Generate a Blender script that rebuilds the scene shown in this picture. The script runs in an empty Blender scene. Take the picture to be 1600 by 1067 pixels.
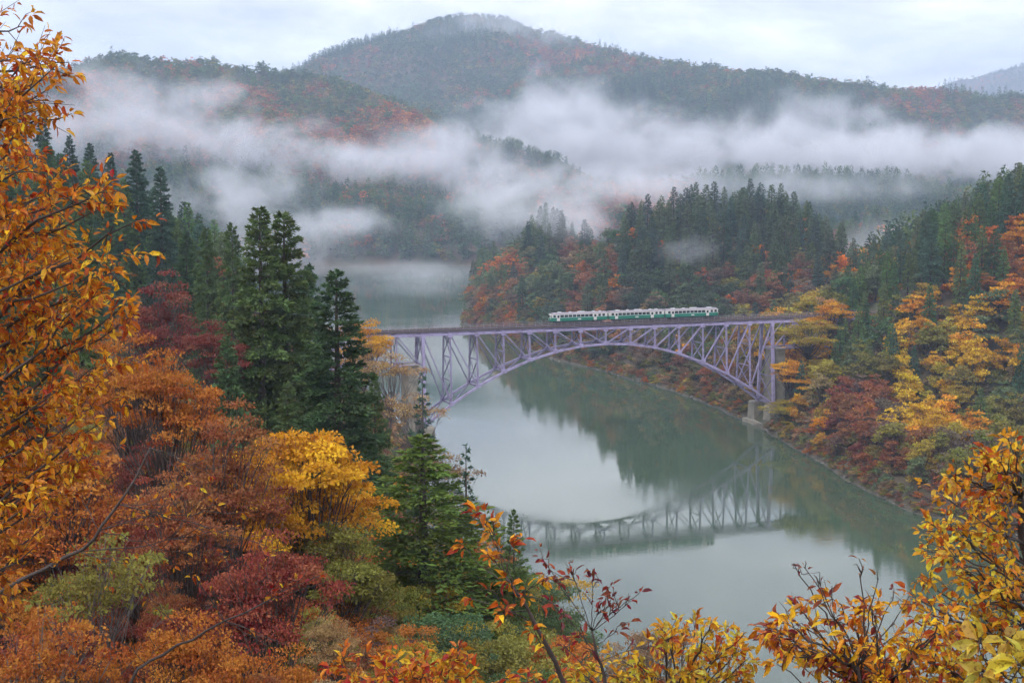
import bpy, math, random
import numpy as np
from mathutils import Vector, Matrix

random.seed(7); rng = np.random.default_rng(7)
R = math.radians
scene = bpy.context.scene
col = scene.collection

# ------------------------------------------------------------------ camera
F_PX, PITCH, CAM_H = 2200.0, R(6.47), 86.5
CP, SP = math.cos(PITCH), math.sin(PITCH)
cam_data = bpy.data.cameras.new('camera')
cam_data.sensor_width = 36.0
cam_data.lens = F_PX / 1600.0 * 36.0
cam_data.clip_start = 0.1
cam_data.clip_end = 30000.0
cam = bpy.data.objects.new('camera', cam_data)
col.objects.link(cam)
cam.location = (0, 0, CAM_H)
cam.rotation_euler = (R(90) - PITCH, 0, 0)
scene.camera = cam

# ------------------------------------------------------------------ sky, sun, exposure
SUN_EL, SUN_AZ = R(42), R(212)          # azimuth clockwise from +Y: behind the camera, a little to the left
world = bpy.data.worlds.new('World')
scene.world = world
world.use_nodes = True
wt = world.node_tree
wt.nodes.clear()
def wn(t, **k):
    n = wt.nodes.new(t)
    for a, b in k.items():
        setattr(n, a, b)
    return n
def wl(a, b): wt.links.new(a, b)
w_out = wn('ShaderNodeOutputWorld'); w_bg = wn('ShaderNodeBackground')
w_bg.inputs['Strength'].default_value = 0.1
w_sky = wn('ShaderNodeTexSky', sky_type='NISHITA', sun_disc=False, sun_elevation=SUN_EL, sun_rotation=SUN_AZ)
w_tc = wn('ShaderNodeTexCoord'); w_sep = wn('ShaderNodeSeparateXYZ')
wl(w_tc.outputs['Generated'], w_sep.inputs[0])
def wmath(op, a, b=None, clamp=False):
    n = wn('ShaderNodeMath', operation=op, use_clamp=clamp)
    for i, x in enumerate((a, b)):
        if x is None: continue
        if isinstance(x, (int, float)): n.inputs[i].default_value = x
        else: wl(x, n.inputs[i])
    return n.outputs[0]
elev = wmath('MAXIMUM', w_sep.outputs['Z'], 0.0)
den = wmath('ADD', elev, 0.22)
w_cmb = wn('ShaderNodeCombineXYZ')
wl(wmath('DIVIDE', w_sep.outputs['X'], den), w_cmb.inputs[0])
wl(wmath('DIVIDE', w_sep.outputs['Y'], den), w_cmb.inputs[1])
w_n1 = wn('ShaderNodeTexNoise'); w_n1.inputs['Scale'].default_value = 1.9; w_n1.inputs['Detail'].default_value = 8; w_n1.inputs['Roughness'].default_value = 0.56
w_n1.inputs['Distortion'].default_value = 0.25
w_off = wn('ShaderNodeVectorMath', operation='ADD'); w_off.inputs[1].default_value = (3.7, 1.2, 0)
wl(w_cmb.outputs[0], w_off.inputs[0]); wl(w_off.outputs[0], w_n1.inputs['Vector'])
w_ramp = wn('ShaderNodeValToRGB')                     # one overcast deck: grey bases to bright tops
cr = w_ramp.color_ramp
cr.elements[0].position = 0.40; cr.elements[0].color = (0.465, 0.475, 0.555, 1)
cr.elements[1].position = 0.66; cr.elements[1].color = (1.0, 0.985, 1.0, 1)
e = cr.elements.new(0.53); e.color = (0.68, 0.682, 0.745, 1)
wl(w_n1.outputs['Fac'], w_ramp.inputs[0])
bright = wmath('MULTIPLY', wmath('ADD', wmath('MULTIPLY', elev, 1.3), 0.95), 13.0)   # overcast sky is brighter overhead
w_sc = wn('ShaderNodeVectorMath', operation='SCALE')
wl(w_ramp.outputs[0], w_sc.inputs[0]); wl(bright, w_sc.inputs['Scale'])
w_mix = wn('ShaderNodeMix', data_type='RGBA'); w_mix.inputs['Factor'].default_value = 0.92
wl(w_sky.outputs[0], w_mix.inputs[6]); wl(w_sc.outputs[0], w_mix.inputs[7])
wl(w_mix.outputs[2], w_bg.inputs['Color']); wl(w_bg.outputs[0], w_out.inputs[0])
world.cycles.sampling_method = 'MANUAL'; world.cycles.sample_map_resolution = 512

sun_data = bpy.data.lights.new('sun', 'SUN')
sun_data.energy = 1.5; sun_data.angle = R(14); sun_data.color = (1.0, 0.95, 0.88)
sun = bpy.data.objects.new('sun', sun_data); col.objects.link(sun)
sd = Vector((math.sin(SUN_AZ) * math.cos(SUN_EL), math.cos(SUN_AZ) * math.cos(SUN_EL), math.sin(SUN_EL)))
sun.rotation_euler = sd.to_track_quat('Z', 'Y').to_euler()

vs = scene.view_settings
vs.view_transform = 'Standard'; vs.look = 'None'; vs.exposure = 0.38; vs.gamma = 1.0; vs.use_curve_mapping = False
cy = scene.cycles
cy.use_adaptive_sampling = True; cy.adaptive_threshold = 0.035; cy.adaptive_min_samples = 24
cy.max_bounces = 5; cy.diffuse_bounces = 2; cy.glossy_bounces = 2; cy.transmission_bounces = 2
cy.transparent_max_bounces = 8; cy.volume_bounces = 1
cy.use_denoising = True
cy.volume_step_rate = 0.8; cy.volume_max_steps = 128
cy.caustics_reflective = False; cy.caustics_refractive = False
cy.sample_clamp_indirect = 4.0

# ------------------------------------------------------------------ picture <-> place
def ray(u, v):
    x = (u - 800.0) / F_PX; y = -(v - 533.5) / F_PX
    return np.array([x, CP + y * SP, -SP + y * CP])
def at(u, v, Y):                                    # the point at depth Y seen at (u, v)
    d = ray(u, v); return np.array([0, 0, CAM_H]) + d * (Y / d[1])
def atz(u, v, z=0.0):                               # the point at height z seen at (u, v)
    d = ray(u, v); return np.array([0, 0, CAM_H]) + d * ((z - CAM_H) / d[2])
def proj(x, y, z):
    dz = z - CAM_H
    zz = y * CP - dz * SP; yy = y * SP + dz * CP
    zz = np.where(np.abs(zz) < 1e-3, 1e-3, zz)
    return 800 + F_PX * x / zz, 533.5 - F_PX * yy / zz, zz

# ------------------------------------------------------------------ tags and meshes
def tag(o, label=None, cat=None, group=None, kind=None):
    if label: o['label'] = label
    if cat: o['category'] = cat
    if group: o['group'] = group
    if kind: o['kind'] = kind
    return o
def mesh(name, verts, faces, mat=None, smooth=False):
    me = bpy.data.meshes.new(name)
    me.from_pydata(verts.tolist() if hasattr(verts, 'tolist') else verts, [], faces.tolist() if hasattr(faces, 'tolist') else faces)
    if mat: me.materials.append(mat)
    if smooth: me.polygons.foreach_set('use_smooth', [True] * len(me.polygons))
    me.update()
    return me
def link(name, data, parent=None, loc=None, rot=None, scale=None):
    o = bpy.data.objects.new(name, data)
    col.objects.link(o)
    if parent: o.parent = parent
    if loc is not None: o.location = loc
    if rot is not None: o.rotation_euler = rot
    if scale is not None: o.scale = scale if hasattr(scale, '__len__') else (scale,) * 3
    return o
class MB:                                           # collects shapes for one mesh
    def __init__(s): s.v = []; s.f = []
    def add(s, v, f):
        b = len(s.v); s.v += [tuple(p) for p in v]; s.f += [tuple(i + b for i in q) for q in f]
    def box(s, x0, x1, y0, y1, z0, z1):
        s.add([(x0,y0,z0),(x1,y0,z0),(x1,y1,z0),(x0,y1,z0),(x0,y0,z1),(x1,y0,z1),(x1,y1,z1),(x0,y1,z1)],
              [(3,2,1,0),(4,5,6,7),(0,1,5,4),(1,2,6,5),(2,3,7,6),(3,0,4,7)])
    def bar(s, a, b, w, h=None, up=(0, 0, 1)):      # rectangular bar from a to b
        h = h or w; a = Vector(a); b = Vector(b); d = (b - a).normalized()
        u = Vector(up)
        if abs(d.dot(u)) > 0.98: u = Vector((1, 0, 0))
        sx = d.cross(u).normalized(); sy = sx.cross(d).normalized()
        c = []
        for p in (a, b):
            for i, j in ((-1,-1),(1,-1),(1,1),(-1,1)): c.append(p + sx * (i * w / 2) + sy * (j * h / 2))
        s.add(c, [(3,2,1,0),(4,5,6,7),(0,1,5,4),(1,2,6,5),(2,3,7,6),(3,0,4,7)])
    def tube(s, pts, rad, n=6):
        pts = [Vector(p) for p in pts]; ring = []
        for i, p in enumerate(pts):
            d = (pts[min(i + 1, len(pts) - 1)] - pts[max(i - 1, 0)]).normalized()
            u = Vector((0, 0, 1)) if abs(d.z) < 0.9 else Vector((1, 0, 0))
            a = d.cross(u).normalized(); b = a.cross(d)
            r = rad[i] if hasattr(rad, '__len__') else rad
            ring.append([p + a * (r * math.cos(t * 2 * math.pi / n)) + b * (r * math.sin(t * 2 * math.pi / n)) for t in range(n)])
        v = [q for r_ in ring for q in r_]
        f = [(i * n + j, i * n + (j + 1) % n, (i + 1) * n + (j + 1) % n, (i + 1) * n + j) for i in range(len(pts) - 1) for j in range(n)]
        f.append(tuple(range(n - 1, -1, -1))); f.append(tuple(range(len(v) - n, len(v))))
        s.add(v, f)
    def mesh(s, name, mat=None, smooth=False): return mesh(name, s.v, s.f, mat, smooth)
    def build(s, name, mat, parent=None, smooth=False): return link(name, s.mesh(name, mat, smooth), parent)

# ------------------------------------------------------------------ materials
class NT:
    def __init__(s, name):
        s.m = bpy.data.materials.new(name); s.m.use_nodes = True; s.t = s.m.node_tree; s.t.nodes.clear()
        s.out = s.n('ShaderNodeOutputMaterial')
    def n(s, t, ins=None, **k):
        n = s.t.nodes.new(t)
        for a, b in k.items(): setattr(n, a, b)
        for a, b in (ins or {}).items(): s.put(n.inputs[a], b)
        return n
    def put(s, sock, b):
        if isinstance(b, bpy.types.NodeSocket): s.t.links.new(b, sock)
        else: sock.default_value = b
    def math(s, op, a, b=0.0, clamp=False): return s.n('ShaderNodeMath', {0: a, 1: b}, operation=op, use_clamp=clamp).outputs[0]
    def mix(s, fac, a, b, blend='MIX'):
        return s.n('ShaderNodeMix', {'Factor': fac, 6: a, 7: b}, data_type='RGBA', blend_type=blend).outputs[2]
    def noise(s, scale, detail=3, vec=None, rough=0.55):
        i = {'Scale': scale, 'Detail': detail, 'Roughness': rough}
        if vec is not None: i['Vector'] = vec
        return s.n('ShaderNodeTexNoise', i)
    def ramp(s, fac, stops):
        r = s.n('ShaderNodeValToRGB', {0: fac}); c = r.color_ramp
        c.elements[0].position, c.elements[0].color = stops[0][0], stops[0][1]
        c.elements[1].position, c.elements[1].color = stops[-1][0], stops[-1][1]
        for p, q in stops[1:-1]: c.elements.new(p).color = q
        return r.outputs[0]
    def surf(s, sock): s.t.links.new(sock, s.out.inputs['Surface']); return s.m
def rgba(c): return (c[0], c[1], c[2], 1.0)

def paint(name, c, rough=0.55, var=0.25, scale=1.2, metal=0.0, dirt=None):
    t = NT(name); tc = t.n('ShaderNodeTexCoord')
    n1 = t.noise(scale, 5, tc.outputs['Object']); n2 = t.noise(scale * 9, 3, tc.outputs['Object'])
    f = t.math('ADD', t.math('MULTIPLY', n1.outputs[0], 0.7), t.math('MULTIPLY', n2.outputs[0], 0.3))
    d = dirt or tuple(x * (1 - var) for x in c)
    cc = t.ramp(f, [(0.32, rgba(d)), (0.55, rgba(c)), (0.75, rgba(tuple(min(1, x * (1 + var * .5)) for x in c)))])
    b = t.n('ShaderNodeBsdfPrincipled', {'Base Color': cc, 'Roughness': rough, 'Metallic': metal})
    return t.surf(b.outputs[0])

def leaf_material(name, gloss=0.0, trans=0.35, tone=0.35, scale=0.25, hue=0.035):
    """colour of the individual tree (object colour), varied over the crown and from leaf to leaf"""
    t = NT(name); oi = t.n('ShaderNodeObjectInfo'); tc = t.n('ShaderNodeTexCoord')
    at_ = t.n('ShaderNodeAttribute', attribute_name='tone')
    n = t.noise(scale, 2, tc.outputs['Object'])
    k = t.math('ADD', t.math('MULTIPLY', at_.outputs['Fac'], tone * 2), 1.0 - tone)
    k2 = t.math('MULTIPLY', k, t.math('ADD', t.math('MULTIPLY', n.outputs[0], 0.7), 0.65))
    hsv = t.n('ShaderNodeHueSaturation', {'Color': oi.outputs['Color'], 'Value': k2,
              'Hue': t.math('ADD', t.math('ADD', t.math('MULTIPLY', at_.outputs['Fac'], hue), 0.5 - hue / 2 - .04), t.math('MULTIPLY', n.outputs[0], .08))})
    cc = hsv.outputs[0]
    if gloss:                                         # brown blotches and dry rims
        geo = t.n('ShaderNodeNewGeometry'); n2 = t.noise(28, 3, geo.outputs['Position'])
        cc = t.mix(t.ramp(n2.outputs[0], [(.52, (0, 0, 0, 1)), (.66, (.75, .75, .75, 1))]), cc, (.13, .055, .02, 1))
    d = t.n('ShaderNodeBsdfDiffuse', {'Color': cc}); tr = t.n('ShaderNodeBsdfTranslucent', {'Color': cc})
    mx = t.n('ShaderNodeMixShader', {0: trans, 1: d.outputs[0], 2: tr.outputs[0]}).outputs[0]
    if gloss:
        g = t.n('ShaderNodeBsdfGlossy', {'Color': (1, 1, 1, 1), 'Roughness': 0.38})
        mx = t.n('ShaderNodeMixShader', {0: gloss, 1: mx, 2: g.outputs[0]}).outputs[0]
    return t.surf(mx)

def inst_leaf_material(name):
    """the same for trees of the far woods, their colour carried by each planted point"""
    t = NT(name); ia = t.n('ShaderNodeAttribute', attribute_name='tint', attribute_type='INSTANCER')
    at_ = t.n('ShaderNodeAttribute', attribute_name='tone')
    k = t.math('ADD', t.math('MULTIPLY', at_.outputs['Fac'], 0.7), 0.65)
    hsv = t.n('ShaderNodeHueSaturation', {'Color': ia.outputs['Color'], 'Value': k})
    d = t.n('ShaderNodeBsdfDiffuse', {'Color': hsv.outputs[0]}); tr = t.n('ShaderNodeBsdfTranslucent', {'Color': hsv.outputs[0]})
    return t.surf(t.n('ShaderNodeMixShader', {0: 0.3, 1: d.outputs[0], 2: tr.outputs[0]}).outputs[0])

M_LEAF = leaf_material('tree_leaves')
M_NEEDLE = leaf_material('cedar_needles', trans=0.3, tone=0.4, scale=0.5)
M_BIGLEAF = leaf_material('autumn_leaf', gloss=0.012, trans=0.42, tone=0.38, scale=1.2, hue=0.075)
M_FARLEAF = inst_leaf_material('far_leaves')
M_BARK = paint('bark', (0.075, 0.058, 0.045), 0.9, 0.45, 3.0)
M_TWIG = paint('twig_bark', (0.06, 0.043, 0.037), 0.8, 0.4, 5.0)
M_GREYBARK = paint('grey_bark', (0.13, 0.11, 0.10), 0.85, 0.45, 4.0)

# ------------------------------------------------------------------ noise on the ground plane
_perm = rng.permutation(512); _val = rng.random(512)
def vnoise(x, y):
    xi = np.floor(x).astype(int); yi = np.floor(y).astype(int); xf = x - xi; yf = y - yi
    sx = xf * xf * (3 - 2 * xf); sy = yf * yf * (3 - 2 * yf)
    def h(a, b): return _val[(_perm[(a & 255)] + b * 57) & 511]
    return ((h(xi, yi) * (1 - sx) + h(xi + 1, yi) * sx) * (1 - sy) + (h(xi, yi + 1) * (1 - sx) + h(xi + 1, yi + 1) * sx) * sy) * 2 - 1
def fbm(x, y, o=4):
    s = 0; a = 1.0; t = 0
    for i in range(o):
        s = s + a * vnoise(x + 17.3 * i, y - 9.1 * i); t += a; a *= 0.5; x = x * 2.03; y = y * 2.03
    return s / t

# ------------------------------------------------------------------ terrain
def crest(pts, th): return [tuple(at(u, v, Y) - np.array([0, 0, th])) for u, v, Y in pts]
RIDGES = [   # (crest polyline, slope, roughness of the flanks in metres)
 ([(60,-160,100),(20,-60,92),(3,-8,85.6),(0,1.5,84.8)], 0.56, 2),
 ([(20,-60,92),(-60,-40,94),(-105,60,88),(-120,180,82),(-135,300,79),(-150,400,74),(-190,520,64),(-260,700,66),(-380,900,90)], 0.37, 3),
 ([(-105,60,88),(-200,60,110),(-300,80,130),(-600,150,200)], 0.5, 4),
 ([(128,515,37),(150,520,46),(187,525,66),(240,540,92),(330,520,130),(480,420,170),(600,250,170)], 0.62, 4),
 ([(187,525,66),(230,640,70),(300,760,80),(420,850,100),(600,900,120)], 0.55, 5),
 (crest([(735,455,960),(775,405,960),(830,322,930),(870,335,890),(930,392,820),(985,340,760),(1050,306,740),(1100,300,740),(1190,292,740),(1285,318,735),(1320,430,720)], 19), 0.42, 4),
 (crest([(-200,265,1500),(150,255,1500),(300,262,1520),(400,275,1540),(500,282,1550),(570,285,1560),(640,305,1580),(700,330,1600),(760,372,1620)], 18), 0.4, 12),
 (crest([(790,330,1500),(860,285,1600),(950,278,1650),(1100,272,1750),(1250,264,1800),(1400,274,1800),(1500,285,1750),(1700,262,1700),(2100,250,1600)], 17), 0.33, 14),
 (crest([(1290,400,1000),(1340,352,1150),(1400,345,1200),(1460,340,1200),(1600,330,1150),(1900,300,1000)], 15), 0.3, 8),
 (crest([(-500,160,2300),(-100,140,2300),(60,135,2250),(110,105,2200),(190,86,2200),(250,96,2200),(330,98,2200),(420,109,2180),(500,121,2150),(560,143,2080),(610,168,2000),(650,205,1930),(690,258,1850)], 4), 0.5, 50),
 (crest([(200,170,3300),(400,135,3400),(500,110,3450),(560,87,3500),(620,62,3500),(680,38,3520),(710,30,3520),(740,28,3520),(800,38,3500),(860,56,3450),(920,76,3350),(980,98,3200),(1040,118,3100)], -6), 0.52, 90),
 (crest([(740,30,3520),(800,95,3150),(850,170,2750),(900,230,2450)], 4), 0.6, 40),
 (crest([(690,34,3520),(715,100,3150),(770,175,2750),(800,220,2500)], 4), 0.6, 35),
 (crest([(880,62,3420),(950,130,2950),(1000,180,2700)], 4), 0.6, 35),
 (crest([(330,98,2200),(380,150,1950),(430,200,1780)], 4), 0.6, 25),
 (crest([(190,86,2200),(200,150,1900),(240,210,1700)], 4), 0.6, 25),
 (crest([(620,62,3500),(640,130,3050),(665,190,2700)], 4), 0.6, 40),
 (crest([(960,92,2900),(1050,104,2800),(1150,119,2700),(1250,126,2650),(1350,140,2600),(1450,150,2600),(1600,158,2600),(1800,160,2600),(2300,150,2500)], -5), 0.5, 60),
 (crest([(1380,185,6400),(1440,150,6400),(1500,118,6400),(1560,104,6400),(1620,98,6400),(1750,85,6400),(2000,110,6400)], 8), 0.5, 120),
]
VALLEY = [(178, 690, 27), (190, 800, 24), (225, 1000, 25), (300, 1250, 30)]      # side valley behind the headland
def wp(u, v): p = atz(u, v); return (p[0], p[1])
RIVER = [(420,150),(300,185),(190,262),(140,310), wp(1430,800), wp(1350,768), wp(1290,726), wp(1240,702), wp(1200,674), wp(1130,641), wp(1050,611), wp(950,582), wp(870,564),
         wp(780,530), wp(722,503), wp(722,478), wp(733,452), wp(738,432), (10,1345),(120,1330),(300,1400),(480,1390),(480,1480),(300,1490),(120,1430),(0,1450),(-120,1455),(-210,1400),(-240,1300),(-225,1100),
         (-180,900),(-135,750),(-100,640),(-62,540),(-38,480),(-31,445),(-29,400),(-22,340),(-10,270),(6,200),(36,160),(95,130),(180,95),(300,60),(420,30)]
RV = np.array(RIVER)
def seg_dist(x, y, ax, ay, bx, by):
    dx, dy = bx - ax, by - ay; L = dx * dx + dy * dy
    t = np.clip(((x - ax) * dx + (y - ay) * dy) / L, 0, 1)
    return np.hypot(x - ax - t * dx, y - ay - t * dy), t
def river_dist(x, y):                                # signed: negative on the water
    d = np.full(x.shape, 1e9); inside = np.zeros(x.shape, bool)
    n = len(RV)
    for i in range(n):
        a = RV[i]; b = RV[(i + 1) % n]
        d = np.minimum(d, seg_dist(x, y, a[0], a[1], b[0], b[1])[0])
        c = ((a[1] > y) != (b[1] > y)) & (x < (b[0] - a[0]) * (y - a[1]) / (b[1] - a[1] + 1e-12) + a[0])
        inside ^= c
    return np.where(inside, -d, d)
def height(x, y):
    x = np.asarray(x, float); y = np.asarray(y, float)
    h = np.full(x.shape, 6.0) + 4 * fbm(x / 160, y / 160, 3)
    for pts, sl, rough in RIDGES:
        best = np.full(x.shape, -1e9); bd = np.full(x.shape, 1e9)
        for a, b in zip(pts[:-1], pts[1:]):
            d, t = seg_dist(x, y, a[0], a[1], b[0], b[1])
            z = a[2] + (b[2] - a[2]) * t - sl * d * (1 - 0.12 * np.minimum(d / 900, 1))
            m = z > best; best = np.where(m, z, best); bd = np.where(m, d, bd)
        w = np.clip(bd / (rough * 4 + 25), 0, 1)
        sc = rough * 4.6 + 24
        g = 1 - 2 * np.abs(fbm(x / sc + 3.1 * sl, y / sc + rough, 3))
        best = best + w * rough * (g - 0.25) + 0.12 * rough * fbm(x / sc * 2.7, y / sc * 2.7, 3) * np.clip(bd / 30, 0, 1)
        k = 6.0 if rough < 20 else 14.0
        hh = np.clip(0.5 + 0.5 * (best - h) / k, 0, 1)
        h = h * (1 - hh) + best * hh + k * hh * (1 - hh) * 0.5
    for a, b in zip(VALLEY[:-1], VALLEY[1:]):
        d, t = seg_dist(x, y, a[0], a[1], b[0], b[1]); h = np.minimum(h, a[2] + (b[2] - a[2]) * t + 0.9 * d)
    rd = river_dist(x, y) + 2.0 * fbm(x / 14, y / 14, 3)
    bank = np.where(rd > 0, 0.15 + 0.9 * rd + 0.8 * fbm(x / 5, y / 5, 2) * np.clip(rd / 3, 0, 1), 0.9 * rd)
    return np.maximum(np.minimum(h, bank), -9.0)
def hgt(x, y): return float(height(np.array([x]), np.array([y]))[0])

ang = np.concatenate([np.arange(-180, -30, 4.0), np.arange(-30, 30, 0.2), np.arange(30, 180, 4.0)])
rad = np.concatenate([[0.0], np.geomspace(1.2, 8200, 520)])
AA, RR = np.meshgrid(np.radians(ang), rad[1:], indexing='xy')
gx = (RR * np.sin(AA)).ravel(); gy = (RR * np.cos(AA)).ravel()
gz = height(gx, gy)
na = len(ang); nr = len(rad) - 1
idx = np.arange(nr * na).reshape(nr, na)
q = np.stack([idx[:-1, :], np.roll(idx, -1, 1)[:-1, :], np.roll(idx, -1, 1)[1:, :], idx[1:, :]], -1).reshape(-1, 4)[:, ::-1]
t = NT('forest_floor'); tc = t.n('ShaderNodeTexCoord')
n1 = t.noise(0.02, 5, tc.outputs['Object']); n2 = t.noise(0.6, 4, tc.outputs['Object'])
c1 = t.ramp(n1.outputs[0], [(0.35, (0.045, 0.055, 0.025, 1)), (0.5, (0.085, 0.06, 0.03, 1)), (0.65, (0.12, 0.065, 0.028, 1))])
c2 = t.mix(t.math('MULTIPLY', n2.outputs[0], 0.6), c1, (0.05, 0.042, 0.03, 1))
geo = t.n('ShaderNodeNewGeometry'); sz = t.n('ShaderNodeSeparateXYZ', {0: geo.outputs['Position']})
wet = t.math('MULTIPLY', t.math('SUBTRACT', 1.2, sz.outputs['Z'], ), 0.9, True)       # bare rocky strip at the waterline
n3 = t.noise(1.6, 4, tc.outputs['Object'])
rock = t.ramp(n3.outputs[0], [(0.35, (0.045, 0.04, 0.032, 1)), (0.6, (0.11, 0.098, 0.08, 1))])
cc = t.mix(wet, c2, rock)
bp = t.n('ShaderNodeBump', {'Strength': 0.6, 'Distance': 0.3, 'Height': n2.outputs[0]})
M_GROUND = t.surf(t.n('ShaderNodeBsdfPrincipled', {'Base Color': cc, 'Roughness': 0.95, 'Normal': bp.outputs[0]}).outputs[0])
terrain = link('terrain', mesh('terrain', np.stack([gx, gy, gz], 1), q, M_GROUND, True))
tag(terrain, 'wooded hills and mountains on both sides of the river', 'terrain', kind='structure')

GZ = gz.reshape(nr, na)
def sheet(x, y):                                     # height of the terrain sheet itself, between its grid lines
    a = np.degrees(np.arctan2(x, y)); r_ = np.hypot(x, y)
    i = np.clip(np.searchsorted(rad[1:], r_) - 1, 0, nr - 2); j = np.clip(np.searchsorted(ang, a) - 1, 0, na - 2)
    fr = np.clip((r_ - rad[1:][i]) / (rad[1:][i + 1] - rad[1:][i]), 0, 1); fa = np.clip((a - ang[j]) / (ang[j + 1] - ang[j]), 0, 1)
    return (GZ[i, j] * (1 - fa) + GZ[i, j + 1] * fa) * (1 - fr) + (GZ[i + 1, j] * (1 - fa) + GZ[i + 1, j + 1] * fa) * fr
def hgt(x, y): return float(sheet(np.array([x]), np.array([y]))[0])

# ------------------------------------------------------------------ river water
t = NT('river_water'); tc = t.n('ShaderNodeTexCoord')
mp = t.n('ShaderNodeMapping', {'Vector': tc.outputs['Object'], 'Scale': (0.35, 0.9, 1.0)})
n1 = t.noise(0.9, 3, mp.outputs[0]); n2 = t.noise(0.03, 3, tc.outputs['Object'])
calm = t.ramp(n2.outputs[0], [(0.42, (0.15,) * 3 + (1,)), (0.62, (1,) * 3 + (1,))])
bp = t.n('ShaderNodeBump', {'Strength': t.math('MULTIPLY', calm, 0.06), 'Distance': 0.25, 'Height': n1.outputs[0]})
M_WATER = t.surf(t.n('ShaderNodeBsdfPrincipled', {'Base Color': (0.046, 0.070, 0.043, 1), 'Roughness': t.math('ADD', t.math('MULTIPLY', calm, .05), .02), 'IOR': 1.48, 'Normal': bp.outputs[0]}).outputs[0])
wx = np.linspace(-420, 620, 27); wy = np.linspace(20, 1600, 40)
WX, WY = np.meshgrid(wx, wy); wi = np.arange(WX.size).reshape(WX.shape)
wq = np.stack([wi[:-1, :-1], wi[:-1, 1:], wi[1:, 1:], wi[1:, :-1]], -1).reshape(-1, 4)
river = link('river', mesh('river', np.stack([WX.ravel(), WY.ravel(), np.zeros(WX.size)], 1), wq, M_WATER, True))
tag(river, 'calm grey green river bending under the bridge', 'river', kind='structure')
# ------------------------------------------------------------------ railway bridge
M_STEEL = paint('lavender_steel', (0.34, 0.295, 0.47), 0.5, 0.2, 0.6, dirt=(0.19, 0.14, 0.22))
M_STEEL2 = paint('darker_lavender_steel', (0.20, 0.175, 0.30), 0.6, 0.3, 0.4, dirt=(0.13, 0.10, 0.14))  # darker lavender tone for the cross frames, braces and stringers
M_CONC = paint('concrete', (0.25, 0.225, 0.18), 0.85, 0.4, 0.3, dirt=(0.11, 0.10, 0.085))
M_RUST = paint('rail_steel', (0.13, 0.08, 0.06), 0.5, 0.3, 1.0)
M_TIMBER = paint('sleeper_timber', (0.085, 0.062, 0.055), 0.9, 0.4, 1.5)
M_RAILING = paint('railing_steel', (0.33, 0.28, 0.34), 0.6, 0.3, 0.8)
BTH = R(19.97); BC = Vector((30.5, 477.85, 0)); HALF = 64.4; HD = 37.5
WT, WB, H0, H1 = 7.0, 11.0, 5.6, 29.5
bridge = link('railway_bridge', None, loc=BC, rot=(0, 0, BTH))
tag(bridge, 'lavender steel deck arch railway bridge spanning the green river', 'bridge')
def node_top(i, s): return Vector(((i / 7 - 1) * HALF, -s * WT / 2, HD - 0.35))
def node_bot(i, s):
    k = i / 7 - 1; dep = H0 + (H1 - H0) * k * k; k2 = dep / H1
    return Vector((k * HALF, -s * (WT / 2 + (WB - WT) / 2 * k2), HD - dep))
def member(name, a, b, w, h=None, mat=None):
    m = MB(); m.bar(a, b, w, h); return m.build(name, mat or M_STEEL, bridge)
def laced(name, a, b, w, mat=None, up=Vector((1, 0, 0))):   # two flanges joined by lacing, like a riveted column
    m = MB(); a = Vector(a); b = Vector(b); d = (b - a); L = d.length; d.normalize()
    sx = d.cross(Vector((0, 1, 0))).normalized()
    if abs(d.y) > 0.9: sx = Vector((1, 0, 0))
    for s in (-1, 1): m.bar(a + sx * s * w * .38, b + sx * s * w * .38, w * .24, w * .9, up=(0, 1, 0))
    n = max(2, int(L / (w * 1.5)))
    for k in range(n):
        s = 1 if k % 2 else -1
        m.bar(a + d * (L * k / n) + sx * s * w * .3, a + d * (L * (k + 1) / n) - sx * s * w * .3, 0.09, w * 0.8, up=(0, 1, 0))
    return m.build(name, mat or M_STEEL, bridge)
for s in (1, -1):
    for i in range(14):
        member('top_chord', node_top(i, s), node_top(i + 1, s), 0.65, 0.75)
        member('arch_chord', node_bot(i, s), node_bot(i + 1, s), 0.62, 0.7)
        if i < 7: laced('diagonal_brace', node_top(i, s), node_bot(i + 1, s), 0.4)
        else: laced('diagonal_brace', node_top(i + 1, s), node_bot(i, s), 0.4)
    for i in range(15):
        (member if i in (0, 14) else laced)('vertical_post', node_top(i, s), node_bot(i, s), 0.95 if i in (0, 14) else 0.52)
        g = MB(); p = node_top(i, s); g.box(p.x - .8, p.x + .8, p.y - .42, p.y + .42, p.z - 1.0, p.z + .35); g.build('gusset_plate', M_STEEL, bridge)
        g = MB(); p = node_bot(i, s); g.box(p.x - .75, p.x + .75, p.y - .44, p.y + .44, p.z - .4, p.z + .85); g.build('gusset_plate', M_STEEL, bridge)
for i in range(15):                                  # frames between the two trusses
    a, b, c, d = node_top(i, 1), node_top(i, -1), node_bot(i, 1), node_bot(i, -1)
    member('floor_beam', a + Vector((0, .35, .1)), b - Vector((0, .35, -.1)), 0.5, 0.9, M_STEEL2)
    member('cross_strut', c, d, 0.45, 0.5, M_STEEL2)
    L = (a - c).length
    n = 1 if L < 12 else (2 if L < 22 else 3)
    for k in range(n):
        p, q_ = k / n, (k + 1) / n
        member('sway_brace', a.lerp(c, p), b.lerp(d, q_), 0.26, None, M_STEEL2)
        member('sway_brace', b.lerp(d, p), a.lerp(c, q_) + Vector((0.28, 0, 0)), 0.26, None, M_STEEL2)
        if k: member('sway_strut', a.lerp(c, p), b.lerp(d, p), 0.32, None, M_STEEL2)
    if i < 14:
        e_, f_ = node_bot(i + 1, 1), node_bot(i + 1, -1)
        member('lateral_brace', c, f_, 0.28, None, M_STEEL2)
        member('lateral_brace', d - Vector((0, 0, .3)), e_ - Vector((0, 0, .3)), 0.28, None, M_STEEL2)
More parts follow.
